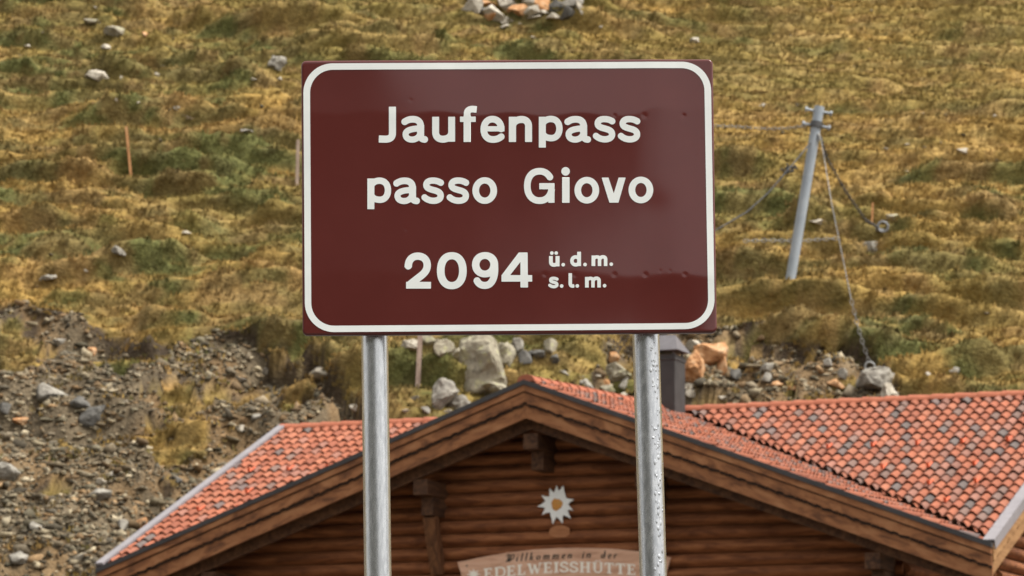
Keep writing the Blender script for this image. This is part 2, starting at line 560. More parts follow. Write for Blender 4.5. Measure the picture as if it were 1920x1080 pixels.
def rock_mesh(seed, sx, sy, sz, big=False):
    bm = hull(seed, sx, sy, sz, 15 if big else 12)
    bmesh.ops.bevel(bm, geom=list(bm.edges), offset=0.06 * min(sx, sz), segments=1, affect='EDGES', profile=0.5)
    bmesh.ops.triangulate(bm, faces=list(bm.faces))
    if big:
        bmesh.ops.subdivide_edges(bm, edges=list(bm.edges), cuts=3, use_grid_fill=True)
        for v in bm.verts:
            f = mnoise.fractal(v.co * (2.2 / max(sx, sz)) + Vector((seed, 0, 0)), 0.8, 2.2, 4)
            v.co += v.co.normalized() * f * 0.16 * min(sx, sz)
    me = bpy.data.meshes.new("boulder")
    bm.to_mesh(me)
    bm.free()
    return me

def rock(px, py, w, h, kind, label, group=None, name="boulder", sink=0.25, big=None, rot=0.0):
    """px,py = centre of the stone in the photo, w,h = size in photo pixels"""
    base = terr_hit(px, py + h * 0.42)
    w, h = w * 1.16, h * 1.2
    s = FPX / base.y
    sx, sz = w / s / 2, h / s / 2
    big = (w > 45) if big is None else big
    me = rock_mesh(rnd.randrange(9999), sx, max(sx, sz) * 0.8, sz, big)
    o = link_mesh(name, me, ROCKM[kind])
    p = unproj(px, py, base.y + max(sx, sz) * 0.29)
    o.location = p
    o.rotation_euler = (0, rot, rnd.uniform(-0.4, 0.4))
    tag(o, label, "rock", group)
    return o

G_UP = "pale rocks lying in the upper meadow"
G_HEAP = "stones of the rock heap at the top of the slope"
G_BANK = "rocks in the broken bank behind the hut roof"
G_SCREE = "larger rocks in the scree left of the hut"
rock(172, 42, 36, 15, 'l', "flat pale lichen rock high on the left, just above the yellowish rock", G_UP)
rock(216, 60, 42, 24, 'l', "yellowish lichen-covered rock high on the left slope", G_UP)
rock(198, 89, 22, 14, 'p', "small white rock below the yellowish lichen rock", G_UP)
rock(184, 143, 42, 22, 'p', "large whitish rock in the left meadow, above the orange stake", G_UP)
rock(229, 147, 10, 12, 'l', "tiny yellow rock right of the large whitish rock", G_UP)
rock(302, 127, 22, 9, 'l', "flat yellow-green stone in the grass between whitish rock and sign", G_UP)
rock(293, 140, 14, 8, 'p', "flat white stone just below the flat yellow-green stone", G_UP)
rock(271, 66, 12, 14, 'o', "small tan upright stone right of the yellowish lichen rock", G_UP)
rock(521, 122, 40, 32, 'g', "grey split rock beside the upper left corner of the brown sign", G_UP)
rock(474, 149, 16, 8, 'p', "thin white stone left below the grey split rock", G_UP)
rock(525, 149, 9, 11, 'p', "tiny white stone under the grey split rock", G_UP)
rock(355, 222, 18, 16, 'p', "pale pointed stone in the meadow right of the orange stake", G_UP)
rock(334, 204, 20, 10, 'g', "low grey stone half under a tussock above the pale pointed stone", G_UP)
rock(462, 246, 26, 10, 'g', "flat grey stone in the meadow left of the sign's first line", G_UP)
rock(180, 13, 10, 7, 'p', "tiny white stone near the top edge at left", G_UP)
rock(51, 87, 12, 10, 'p', "small white stone at the far upper left", G_UP)
rock(218, 187, 12, 8, 'p', "small pale stone below the large whitish rock", G_UP)
rock(260, 193, 8, 6, 'p', "tiny pale stone above the orange stake", G_UP)
rock(1302, 77, 22, 12, 'p', "white stone in the grass above the sign's upper right corner", G_UP)
rock(1430, 198, 14, 8, 'p', "white stone in the meadow left of the steel pole's top", G_UP)
rock(1495, 196, 8, 7, 'p', "tiny white stone just left of the steel pole's top", G_UP)
rock(1523, 142, 10, 5, 'p', "tiny flat white stone above the steel pole", G_UP)
rock(1805, 284, 26, 12, 'p', "flat tan stone in the meadow far right of the steel pole", G_UP)
rock(1700, 271, 10, 6, 'p', "tiny white stone in the grass right of the steel pole", G_UP)
rock(1865, 218, 8, 8, 'p', "tiny pale stone close to the right edge of the meadow", G_UP)
rock(1676, 408, 34, 14, 'l', "pale flat lichen rock behind the chain anchor", G_UP)
rock(1536, 417, 36, 12, 'p', "pale flat rock right of the steel pole's middle", G_UP)
rock(1629, 466, 34, 30, 'g', "grey round anchor rock below the chain's end", G_UP)
rock(1786, 694, 28, 18, 'g', "grey rock under the turf edge at the right", G_UP)
rock(1740, 701, 12, 9, 'p', "small white stone left of the grey rock under the turf edge", G_UP)
rock(218, 472, 40, 24, 'g', "grey rock outcrop in the middle of the left meadow", G_UP)
rock(350, 437, 20, 8, 'p', "flat pale stone right of the grey outcrop in the left meadow", G_UP)
rock(90, 522, 40, 20, 'g', "grey stones pushing through the turf left of the outcrop", G_UP)
rock(162, 505, 14, 10, 'p', "small white stone below the grey outcrop", G_UP)
# the rock heap at the top
_hr = random.Random(5)
heap = [(885, 12, 34, 24, 'p'), (912, 6, 36, 20, 'o'), (905, 22, 24, 14, 'd'), (930, 26, 42, 28, 'p'), (955, 10, 40, 26, 'p'), (972, 22, 36, 28, 'o'), (992, 6, 34, 22, 'p'), (1000, 22, 28, 22, 'p'),
        (1018, 8, 38, 26, 'o'), (1020, 24, 24, 12, 'p'), (1040, 12, 34, 26, 'd'), (1042, 31, 34, 14, 'p'), (1062, 24, 30, 26, 'd'), (1072, 6, 36, 24, 'g'), (1085, 22, 30, 18, 'p'), (1003, 33, 26, 10, 'p'),
        (950, 38, 24, 14, 'p'), (948, 50, 16, 8, 'p'), (918, 34, 40, 12, 'o'), (980, -8, 50, 24, 'g'), (1030, -10, 50, 24, 'p'), (930, -10, 50, 22, 'd'), (1088, 8, 14, 16, 'p'), (890, -8, 40, 24, 'g')]
heapn = {'p': "pale stone piled in the rock heap above the sign", 'o': "tan stone piled in the rock heap above the sign", 'd': "dark stone piled in the rock heap above the sign", 'g': "grey stone piled in the rock heap above the sign"}
for (a, b, w, h, k) in heap:
    rock(a, b, w * 1.15, h * 1.15, k, heapn[k], G_HEAP, big=False, rot=_hr.uniform(-.4, .4))
rock(1000, 70, 10, 8, 'p', "tiny pale stone between the rock heap and the sign's top edge", G_UP)
rock(1125, 50, 10, 8, 'p', "tiny white stone right of the rock heap", G_UP)
# bank behind the hut
rock(905, 690, 96, 112, 'l', "largest lichen-grey boulder between the sign posts behind the gable", G_BANK)
rock(893, 648, 100, 44, 'l', "flat lichen boulder right under the sign's lower edge", G_BANK)
rock(945, 668, 46, 46, 'l', "angular boulder leaning on the largest boulder's right shoulder", G_BANK)
rock(836, 742, 56, 66, 'g', "brown-grey pointed boulder left of the largest boulder", G_BANK, rot=.4)
rock(832, 655, 44, 34, 'l', "mottled boulder at the upper left of the largest boulder", G_BANK)
rock(1032, 648, 32, 34, 'l', "grey boulder with pale face under the sign's lower edge", G_BANK, rot=.4)
rock(1010, 664, 34, 20, 'd', "dark slab beside the pale-faced boulder", G_BANK)
rock(972, 650, 26, 30, 'g', "grey upright stone between the big boulders", G_BANK)
rock(1160, 702, 46, 48, 'l', "tan boulder left of the right sign post", G_BANK, rot=.3)
rock(1122, 704, 12, 14, 'p', "bright white stone beside the tan boulder", G_BANK)
rock(1098, 724, 46, 22, 'g', "grey low rock above the tiled roof strip", G_BANK)
rock(1132, 722, 26, 26, 'o', "orange stone above the tiled roof strip", G_BANK)
rock(1088, 707, 14, 10, 'g', "small grey stone above the tiled roof strip", G_BANK)
rock(1170, 745, 22, 18, 'p', "cream stone beside the right sign post above the roof", G_BANK)
rock(840, 772, 26, 10, 'p', "pale stone just above the left roof ridge", G_BANK)
rock(800, 770, 24, 14, 'g', "grey stone near the left roof ridge", G_BANK)
rock(1332, 664, 64, 52, 'o', "orange fractured boulder right of the chimney cap", G_BANK)
rock(1308, 696, 60, 64, 'o', "rust-brown boulder under the orange fractured one", G_BANK)
rock(1352, 690, 28, 40, 'o', "dark orange slab on the right flank of the orange boulder", G_BANK)
rock(1300, 650, 30, 20, 'p', "pale block on top of the orange boulder's left side", G_BANK)
rock(1440, 690, 26, 20, 'g', "grey stone in the earth bank under the turf lip", G_BANK)
rock(1438, 712, 28, 22, 'g', "darker grey stone lower in the earth bank", G_BANK)
rock(1458, 722, 28, 18, 'o', "tan stone in the rubble of the earth bank", G_BANK)
rock(1488, 730, 30, 16, 'o', "orange flat stone in the rubble of the earth bank", G_BANK)
rock(1356, 746, 24, 10, 'p', "yellowish flat stone just above the right roof ridge", G_BANK)
rock(1552, 684, 16, 26, 'g', "upright grey stone under the overhanging turf", G_BANK)
rock(1570, 720, 36, 20, 'o', "brown slanting slab above the right roof", G_BANK, rot=.5)
rock(1580, 702, 20, 26, 'g', "grey block beside the brown slanting slab", G_BANK)
rock(1640, 716, 84, 50, 'g', "crumbly grey rock mound under the thin cable's anchor", G_BANK)
rock(1665, 738, 40, 34, 'p', "pale grey block at the foot of the anchor mound", G_BANK)
rock(1594, 752, 18, 12, 'o', "small tan stone at the roof ridge below the anchor mound", G_BANK)
rock(770, 650, 40, 26, 'p', "pale stone close to the grey post below the sign", G_BANK)
rock(800, 640, 36, 26, 'l', "pinkish pale stone under the sign's edge beside the grey post", G_BANK)
rock(868, 668, 60, 30, 'l', "tilted lichen slab lying on the top of the largest boulder", G_BANK, rot=.25)
rock(930, 725, 50, 50, 'l', "brownish boulder wedged under the right side of the largest boulder", G_BANK, rot=-.5)
rock(862, 762, 50, 36, 'g', "grey boulder between the pointed boulder and the gable", G_BANK)
rock(985, 672, 30, 28, 'd', "dark rock in the gap right of the angular boulder", G_BANK)
rock(1040, 672, 26, 20, 'd', "dark stone under the pale-faced boulder", G_BANK)
rock(1060, 700, 30, 12, 'g', "flat grey stone in the turf right of the gable's peak", G_BANK)
rock(1150, 670, 22, 26, 'o', "brown stone beside the right sign post just below the sign", G_BANK)
rock(1140, 735, 30, 24, 'l', "tan stone under the tan boulder beside the right sign post", G_BANK)
rock(1172, 720, 24, 30, 'g', "grey stone half hidden by the right sign post", G_BANK)
rock(780, 745, 20, 12, 'g', "small grey stone in the turf right of the left sign post", G_BANK)
rock(760, 772, 22, 10, 'p', "pale flat stone at the left roof ridge beside the sign post", G_BANK)
rock(1275, 700, 40, 44, 'o', "brown crumbly rock between the chimney and the rust-brown boulder", G_BANK)
rock(1290, 735, 40, 26, 'p', "tan broken rock above the roof ridge right of the chimney", G_BANK)
rock(1375, 705, 30, 24, 'd', "dark earthy rock right of the orange boulders", G_BANK)
# scree
rock(12, 884, 52, 34, 'g', "grey boulder cut by the left edge of the photo", G_SCREE)
rock(186, 928, 46, 24, 'g', "flat grey slab in the scree left of the roof's lower corner", G_SCREE)
rock(188, 903, 24, 16, 'p', "pale wedge stone just above the flat grey slab", G_SCREE)
rock(264, 982, 22, 30, 'o', "tan leaning slab beside the metal roof edge", G_SCREE, rot=.5)
rock(172, 782, 60, 40, 'd', "dark grey boulder in the middle of the scree", G_SCREE)
rock(92, 738, 56, 34, 'g', "grey ledge rock in the upper scree", G_SCREE)
rock(40, 792, 38, 20, 'o', "reddish-brown block at the left of the scree", G_SCREE)
rock(14, 766, 36, 26, 'd', "dark block above the reddish-brown block", G_SCREE)
rock(110, 644, 36, 16, 'g', "flat grey stone at the upper rim of the scree", G_SCREE)
rock(172, 660, 26, 20, 'o', "tan stone at the upper rim of the scree", G_SCREE)
rock(236, 752, 12, 12, 'p', "bright white small stone in the scree centre", G_SCREE)
rock(150, 755, 50, 20, 'd', "dark ledge above the dark grey boulder", G_SCREE)
rock(452, 805, 18, 16, 'p', "rounded pale stone left of the roof's upper corner", G_SCREE)
rock(448, 711, 36, 14, 'g', "flat grey stone under the turf rim above the roof corner", G_SCREE)
rock(483, 782, 26, 12, 'g', "low grey stone above the roof's upper corner", G_SCREE)
rock(606, 702, 56, 22, 'p', "broad pale stone in the turf left of the left sign post", G_SCREE)
rock(668, 762, 26, 20, 'p', "pale stone touching the left sign post", G_SCREE)
rock(505, 696, 26, 22, 'g', "grey block under the turf edge left of the sign", G_SCREE)
rock(230, 985, 24, 24, 'g', "grey slab low in the scree near the roof edge", G_SCREE)
rock(70, 985, 34, 22, 'g', "broken grey stone low in the scree at left", G_SCREE)
rock(150, 1040, 34, 22, 'p', "pale stone at the bottom of the scree", G_SCREE)
rock(30, 1050, 40, 26, 'g', "grey stone in the bottom left corner", G_SCREE)
rock(330, 900, 26, 16, 'd', "dark stone beside the metal roof edge", G_SCREE)
rock(210, 890, 18, 12, 'p', "small cream stone right of the pale wedge stone", G_SCREE)

# rubble nobody could count
protos = []
for k in range(14):
    bm = hull(500 + k, 1.0, 0.8, 0.55, 9)
    bmesh.ops.triangulate(bm, faces=list(bm.faces))
    bm.verts.index_update()
    protos.append((np.array([v.co[:] for v in bm.verts]), np.array([[v.index for v in f.verts] for f in bm.faces])))
    bm.free()
NS = 170000
sx_ = np.concatenate([rng.uniform(-16, 16, NS)])
sy_ = np.concatenate([rng.uniform(66, 92, NS)])
tf = turf_amount(sx_, sy_)
_lx, _ly = hut_local_xy(sx_, sy_)
ok = (tf < 0.35) & ~((np.abs(_lx) < 9.3) & (_ly > -1.5) & (_ly < 11.2))
sx_, sy_ = sx_[ok], sy_[ok]
# sparse stones peeking out of the turf too
ex_ = rng.uniform(-18, 18, 140); ey_ = rng.uniform(86, 121, 140)
sx_, sy_ = np.concatenate([sx_, ex_]), np.concatenate([sy_, ey_])
sz_ = terrain(sx_, sy_)
so_ = overhang(sx_, sy_)
PAL = np.array([(0.21, 0.18, 0.135), (0.16, 0.14, 0.11), (0.28, 0.25, 0.19), (0.11, 0.10, 0.082), (0.25, 0.175, 0.105), (0.36, 0.325, 0.255), (0.17, 0.125, 0.08), (0.14, 0.13, 0.10)])
VV, FF, CC, off = [], [], [], 0
for i in range(len(sx_)):
    pv, pf = protos[i % len(protos)]
    s = min(0.028 + 0.036 * rng.exponential(1.0), 0.24)
    if i >= len(sx_) - 140: s = 0.05 + 0.05 * rng.random()
    a, t = rng.random() * 6.283, rng.normal(0, 0.5)
    ca, sa, ct, st = math.cos(a), math.sin(a), math.cos(t), math.sin(t)
    Rm = np.array([[ca, -sa, 0], [sa, ca, 0], [0, 0, 1]]) @ np.array([[1, 0, 0], [0, ct, -st], [0, st, ct]])
    v = (pv * s * (0.45 + 0.95 * rng.random(3))) @ Rm.T + np.array([sx_[i], sy_[i] - so_[i], sz_[i] + s * 0.15 + (0.06 if i >= len(sx_) - 140 else 0)])
    VV.append(v); FF.append(pf + off); off += len(v)
    c = PAL[rng.integers(len(PAL))] * (0.45 + 0.65 * rng.random()) * np.array((1.04, 0.96, 0.82))
    CC.append(np.tile(np.append(c, 1.0), (len(v), 1)))
me = np_mesh("scree_rubble", np.concatenate(VV), np.concatenate(FF), 3)
set_color_attr(me, "Col", np.concatenate(CC))
M_rub = material("rubble", [(0.3, (0.7, 0.7, 0.7)), (0.7, (1.25, 1.25, 1.25))], nscale=14.0, rough=0.92, spec=0.15, attr="Col")
rub = link_mesh("scree_rubble", me, M_rub)
tag(rub, "loose grey-brown stones and gravel of the scree beside and behind the hut", "scree", kind="stuff")

# ------------------------------------------------------------------ the road sign
M_white = material("sign_white_film", [(0.3, (0.70, 0.725, 0.695)), (0.7, (0.76, 0.78, 0.75))], nscale=18.0, detail=4, rough=0.42, spec=0.4)
M_brown = material("sign_brown_film", [(0.3, (0.083, 0.0140, 0.0115)), (0.7, (0.094, 0.0165, 0.0135))], nscale=6.0, detail=6, rough=0.10, spec=0.52, rough_var=0.015)
M_signback = material("sign_back_grey", [(0.3, (0.30, 0.31, 0.32)), (0.7, (0.38, 0.39, 0.40))], nscale=8.0, rough=0.5, metal=0.6)

RIDGE = 10.3
def sgauss(x, c, w): return np.exp(-((x - c) / w) ** 2)
def sign_signal(px, py):
    """how far above (+) or below (-) the opposite ridge line the dented sheet mirrors, degrees"""
    xw = sstep(620, 1330, px)
    A = -1.2 + 5.0 * sstep(690, 900, px) - 3.6 * sstep(152, 126, py) * sstep(1180, 1040, px) * sstep(830, 900, px)
    B = -3.6 + 4.6 * ((py - 216) / 300.0) * (0.35 + 0.65 * xw) + 5.0 * sstep(1180, 1335, px) + 0.6 * sstep(980, 1200, px)
    B = B - 1.6 * sgauss(px, 1235, 40) * sgauss(py, 372, 26)
    C = -4.2 + 4.4 * ((py - 520) / 100.0) * (0.2 + 0.8 * xw) + 3.6 * sstep(1262, 1338, px)
    w1 = sstep(207, 221, py + 3 * np.sin(px / 21.0) + 12 * sstep(1190, 1230, px))
    w2 = sstep(508, 530, py + 3 * np.sin(px / 33.0) + 6 * sstep(1150, 1000, px))
    s = A * (1 - w1) + B * w1
    return s * (1 - w2) + C * w2
# integrate the tilt up the sheet
SPX, SPY = np.arange(560, 1350.1, 2.0), np.arange(106, 634.1, 2.0)
_PX, _PY = np.meshgrid(SPX, SPY)
_el = np.degrees(PITCH) + np.degrees((540 - _PY) / FPX)
_tau = np.radians((sign_signal(_PX, _PY) - _el + RIDGE) / 2)
PXM = SIGN_Y / FPX                                  # metres per photo pixel on the sheet
_tau = _tau - _tau.mean(axis=0, keepdims=True) * 0.6
_h = np.cumsum(_tau, axis=0) * 2.0 * PXM            # going down the sheet comes forward where it tilts up
_h = _h - _h.mean(axis=0, keepdims=True)
_lin = np.linspace(-1, 1, len(SPY))[:, None]
for (dx, dy) in [(1022, 515), (1078, 516), (1152, 515), (1210, 515), (1284, 515), (1152, 217), (1208, 217), (1282, 217), (770, 188), (1253, 156), (1284, 424), (1315, 261), (1306, 292), (762, 430), (618, 222), (1238, 508), (1256, 508), (1281, 588)]:
    r_ = 2.6 if dy in (515, 516, 217) else 1.6
    _h = _h - (0.0004 if r_ > 2 else 0.00016) * np.exp(-(((_PX - dx) ** 2 + (_PY - dy) ** 2) / (2 * r_ * r_)))
def sheet_h(px, py):
    fx_, fy_ = (np.asarray(px, float) - 560) / 2, (np.asarray(py, float) - 106) / 2
    i = np.clip(fx_.astype(int), 0, len(SPX) - 2); j = np.clip(fy_.astype(int), 0, len(SPY) - 2)
    u, v = fx_ - i, fy_ - j
    return (_h[j, i] * (1 - u) + _h[j, i + 1] * u) * (1 - v) + (_h[j + 1, i] * (1 - u) + _h[j + 1, i + 1] * u) * v

sign = empty("road_sign", (unproj(957, 1080, SIGN_Y).x, SIGN_Y + 0.06, 0))
tag(sign, "brown pass-height sign with white border and lettering on two galvanised posts", "road sign")
SO = sign.location.copy()

def S(px, py, out=0.0, flat=False):
    """point of the sign sheet that shows at photo pixel px,py; out = metres towards the viewer"""
    P = unproj(px, py, SIGN_Y)
    h = 0.0 if flat else float(sheet_h(px, py))
    return Vector((P.x - SO.x, P.y - SO.y - h - out, P.z - SO.z))

QUAD = ((565, 114.5), (1336.5, 110.5), (1344, 623.5), (567, 628))     # corners of the sheet
def quadp(u, v):
    a, b, c, d = QUAD
    return ((a[0] * (1 - u) + b[0] * u) * (1 - v) + (d[0] * (1 - u) + c[0] * u) * v, (a[1] * (1 - u) + b[1] * u) * (1 - v) + (d[1] * (1 - u) + c[1] * u) * v)
NU, NV = 386, 257
verts, faces = [], []
rad = 0.011
for j in range(NV + 1):
    for i in range(NU + 1):
        u, v = i / NU, j / NV
        # round the corners of the sheet
        ax_, ay_ = u * 0.9, v * 0.6
        cx_ = min(max(ax_, rad), 0.9 - rad); cy_ = min(max(ay_, rad), 0.6 - rad)
        ddx, ddy = ax_ - cx_, ay_ - cy_
        dd = math.hypot(ddx, ddy)
        if dd > 1e-9 and abs(ddx) > 1e-9 and abs(ddy) > 1e-9:
            k = max(abs(ddx), abs(ddy)) / dd
            ax_, ay_ = cx_ + ddx * k, cy_ + ddy * k
        edge = min(min(u, 1 - u) * 0.9, min(v, 1 - v) * 0.6)
        back = 0.0025 * max(0.0, 1 - edge / 0.003) ** 2
        q = quadp(ax_ / 0.9, ay_ / 0.6)
        p = S(q[0], q[1])
        p.y += back
        verts.append(p)
for j in range(NV):
    for i in range(NU):
        a = j * (NU + 1) + i
        faces.append((a, a + NU + 1, a + NU + 2, a + 1))
rim = [i for i in range(NU + 1)] + [j * (NU + 1) + NU for j in range(1, NV + 1)] + [NV * (NU + 1) + i for i in range(NU - 1, -1, -1)] + [j * (NU + 1) for j in range(NV - 1, 0, -1)]
nb = len(verts)
for k in rim: verts.append((verts[k][0], 0.020 - 0.06, verts[k][2]))
for k in rim:
    pass
n = len(rim)
for k in range(n):
    faces.append((rim[k], rim[(k + 1) % n], nb + (k + 1) % n, nb + k))
# turned-in lip of the folded edge
nb2 = len(verts)
cz = sum(verts[k][2] for k in rim) / n; cx0 = sum(verts[k][0] for k in rim) / n
for k in rim:
    x, y, z = verts[nb + rim.index(k)] if False else (verts[k][0], 0.020 - 0.06, verts[k][2])
    verts.append((cx0 + (x - cx0) * 0.965, y, cz + (z - cz) * 0.95))
for k in range(n):
    faces.append((nb + k, nb + (k + 1) % n, nb2 + (k + 1) % n, nb2 + k))
panel = obj("sign_panel", verts, faces, M_brown, sign, smooth=True)
panel.data.set_sharp_from_angle(angle=math.radians(50))

# --- lettering: strokes and outlines turned into clean flat shapes through a distance field
def bez(p0, p1, p2, p3, n=14):
    return [tuple((1 - t) ** 3 * a + 3 * (1 - t) ** 2 * t * b + 3 * (1 - t) * t * t * c + t ** 3 * d for a, b, c, d in zip(p0, p1, p2, p3)) for t in [k / n for k in range(1, n + 1)]]
def path(*cmds):
    pts = [cmds[0]]
    for c in cmds[1:]:
        if len(c) == 2: pts.append(c)
        else: pts += bez(pts[-1], *c)
    return pts
def d_seg(X, Y, a, b, w):
    dx, dy = b[0] - a[0], b[1] - a[1]
    L = math.hypot(dx, dy) or 1e-9
    dx, dy = dx / L, dy / L
    t = (X - a[0]) * dx + (Y - a[1]) * dy - L / 2
    s = (X - a[0]) * -dy + (Y - a[1]) * dx
    qx, qy = np.abs(t) - L / 2, np.abs(s) - w / 2
    return np.minimum(np.maximum(qx, qy), 0) + np.hypot(np.maximum(qx, 0), np.maximum(qy, 0))
def d_stroke(X, Y, pts, w):
    d = np.full(X.shape, 1e9)
    for a, b in zip(pts[:-1], pts[1:]): d = np.minimum(d, d_seg(X, Y, a, b, w))
    for p in pts[1:-1]: d = np.minimum(d, np.hypot(X - p[0], Y - p[1]) - w / 2)
    return d
def d_poly(X, Y, pts):
    d = np.full(X.shape, 1e18); s = np.ones(X.shape)
    n = len(pts); j = n - 1
    for i in range(n):
        vi, vj = pts[i], pts[j]
        ex, ey = vj[0] - vi[0], vj[1] - vi[1]
        wx, wy = X - vi[0], Y - vi[1]
        t = np.clip((wx * ex + wy * ey) / (ex * ex + ey * ey), 0, 1)
        d = np.minimum(d, (wx - ex * t) ** 2 + (wy - ey * t) ** 2)
        c1, c2, c3 = Y >= vi[1], Y < vj[1], ex * wy > ey * wx
        flip = (c1 & c2 & c3) | (~c1 & ~c2 & ~c3)
        s = np.where(flip, -s, s)
        j = i
    return s * np.sqrt(d)
def d_ell(X, Y, cx, cy, rx, ry, e=2.0):
    q = (np.abs((X - cx) / rx) ** e + np.abs((Y - cy) / ry) ** e) ** (1 / e)
    return (q - 1) * min(rx, ry)
def sdf_glyph(items, X, Y):
    d = np.full(X.shape, 1e9)
    for it in items:
        k = it[0]
        if k == 's': d = np.minimum(d, d_stroke(X, Y, it[1], it[2]))
        elif k == 'r':
            x0, x1, y0, y1 = it[1]
            d = np.minimum(d, d_seg(X, Y, (x0, (y0 + y1) / 2), (x1, (y0 + y1) / 2), y1 - y0))
        elif k == 'p': d = np.minimum(d, d_poly(X, Y, it[1]))
        elif k == 'e': d = np.minimum(d, d_ell(X, Y, *it[1]))
        elif k == '-p': d = np.maximum(d, -d_poly(X, Y, it[1]))
        elif k == '-e': d = np.maximum(d, -d_ell(X, Y, *it[1]))
        elif k == 'clip':
            x0, x1, y0, y1 = it[1]
            d = np.maximum(d, np.maximum(np.maximum(x0 - X, X - x1), np.maximum(y0 - Y, Y - y1)))
    return d
def contour_fill(items, bb, step):
    """marching squares: returns 2-D verts and polygon faces of the inside"""
    x0, x1, y0, y1 = bb
    gx, gy = np.arange(x0, x1 + step, step), np.arange(y0, y1 + step, step)
    X, Y = np.meshgrid(gx, gy)
    D = sdf_glyph(items, X, Y)
    verts, faces, idx = [], [], {}
    def vert(key, p):
        if key not in idx:
            idx[key] = len(verts); verts.append(p)
        return idx[key]
    H, W_ = D.shape
    for j in range(H - 1):
        row = D[j:j + 2]
        if row.min() > 0: continue
        for i in range(W_ - 1):
            c = [(i, j), (i + 1, j), (i + 1, j + 1), (i, j + 1)]
            dv = [D[b, a] for a, b in c]
            if min(dv) > 0: continue
            poly = []
            for k in range(4):
                a, b = c[k], c[(k + 1) % 4]
                da, db = dv[k], dv[(k + 1) % 4]
                if da <= 0: poly.append(vert(('v', a), (gx[a[0]], gy[a[1]])))
                if (da <= 0) != (db <= 0):
                    t = da / (da - db)
                    key = ('e',) + tuple(sorted((a, b)))
                    poly.append(vert(key, (gx[a[0]] + t * (gx[b[0]] - gx[a[0]]), gy[a[1]] + t * (gy[b[1]] - gy[a[1]]))))
            if len(poly) >= 3: faces.append(tuple(poly))
    return verts, faces

Z1 = 1920 / 260.0
g_J = [('s', path((265, 78), (265, 440), ((265, 500), (232, 526), (165, 526)), (76, 523)), 98)]
g_a = [('s', path((425, 293), ((470, 262), (500, 252), (548, 252)), ((620, 252), (655, 290), (655, 345)), (655, 470), ((658, 515), (672, 528), (722, 531))), 92),
       ('s', path((650, 378), ((560, 380), (447, 395), (447, 458)), ((447, 510), (490, 532), (538, 532)), ((590, 532), (640, 500), (655, 440))), 84), ('r', (606, 704, 330, 500))]
g_u = [('s', path((863, 218), (863, 430), ((863, 495), (905, 527), (960, 527)), ((1030, 527), (1085, 490), (1085, 430))), 96), ('r', (1037, 1132, 218, 562))]
g_f = [('s', path((1299, 565), (1299, 175), ((1299, 130), (1330, 112), (1380, 112)), (1432, 117)), 92), ('r', (1250, 1348, 200, 565)), ('r', (1200, 1418, 216, 290))]
g_e = [('s', path((1770, 419), (1770, 385), ((1770, 300), (1715, 251), (1650, 251)), ((1580, 251), (1530, 305), (1530, 392)), ((1530, 480), (1580, 531), (1655, 531)), ((1710, 531), (1745, 515), (1778, 487))), 92), ('r', (1540, 1816, 348, 420))]
g_n = [('r', (30, 130, 218, 565)), ('s', path((303, 565), (303, 350), ((303, 285), (262, 255), (205, 255)), ((140, 255), (88, 290), (80, 350))), 97)]
g_p = [('r', (445, 542, 218, 642)), ('s', path((494, 330), ((505, 280), (555, 248), (612, 248)), ((690, 248), (730, 305), (730, 380)), ((730, 455), (690, 512), (620, 512)), ((560, 512), (505, 490), (494, 430))), 88)]
g_s = [('s', path((1470, 285), ((1430, 257), (1390, 249), (1350, 249)), ((1290, 249), (1260, 275), (1260, 310)), ((1260, 350), (1300, 365), (1358, 380)), ((1425, 397), (1459, 415), (1459, 460)), ((1459, 502), (1420, 528), (1360, 528)), ((1310, 528), (1265, 510), (1228, 474))), 87)]
def g_o(cx, cy): return [('e', (cx, cy, 171, 184)), ('-e', (cx, cy, 79, 97))]
g_G = [('s', path((458, 250), ((425, 185), (370, 156), (310, 156)), ((200, 156), (138, 235), (138, 360)), ((138, 485), (205, 562), (310, 562)), ((390, 562), (465, 510), (475, 400))), 92), ('r', (303, 515, 320, 405)), ('r', (430, 515, 320, 592))]
g_i = [('r', (620, 723, 240, 592)), ('e', (668, 157, 59, 59))]
g_v = [('p', [(1167, 243), (1262, 243), (1335, 462), (1402, 243), (1500, 243), (1400, 590), (1275, 590)])]
g_2 = [('s', path((114, 303), ((112, 205), (165, 149), (245, 149)), ((325, 149), (377, 200), (377, 275)), ((377, 345), (335, 390), (270, 437)), (120, 555)), 102), ('r', (84, 429, 505, 598)), ('clip', (50, 430, 90, 598))]
g_0 = [('e', (717, 350, 206, 256, 2.2)), ('-e', (717, 350, 100, 157, 2.2))]
g_9 = [('e', (1178, 268, 181, 175, 2.1)), ('s', path((1310, 268), ((1316, 340), (1312, 405), (1292, 460)), ((1265, 530), (1225, 554), (1172, 554)), ((1120, 554), (1085, 530), (1062, 480))), 97), ('-e', (1175, 268, 75, 81))]
g_4 = [('p', [(1645, 98), (1767, 98), (1770, 412), (1830, 412), (1830, 502), (1772, 502), (1773, 583), (1668, 583), (1668, 502), (1405, 502), (1405, 415)]), ('-p', [(1668, 228), (1668, 412), (1525, 412)])]
def dot(x, y, r=43): return ('e', (x, y, r, r))
g_ue = [('s', path((164, 190), (164, 330), ((164, 380), (195, 402), (240, 402)), ((290, 402), (322, 375), (322, 330))), 90), ('r', (275, 370, 190, 437)), dot(187, 120), dot(291, 120)]
g_d = [('r', (790, 882, 88, 430)), ('s', path((836, 275), ((820, 225), (790, 214), (755, 214)), ((700, 214), (666, 255), (666, 305)), ((666, 360), (700, 399), (755, 399)), ((795, 399), (825, 380), (836, 335))), 85)]
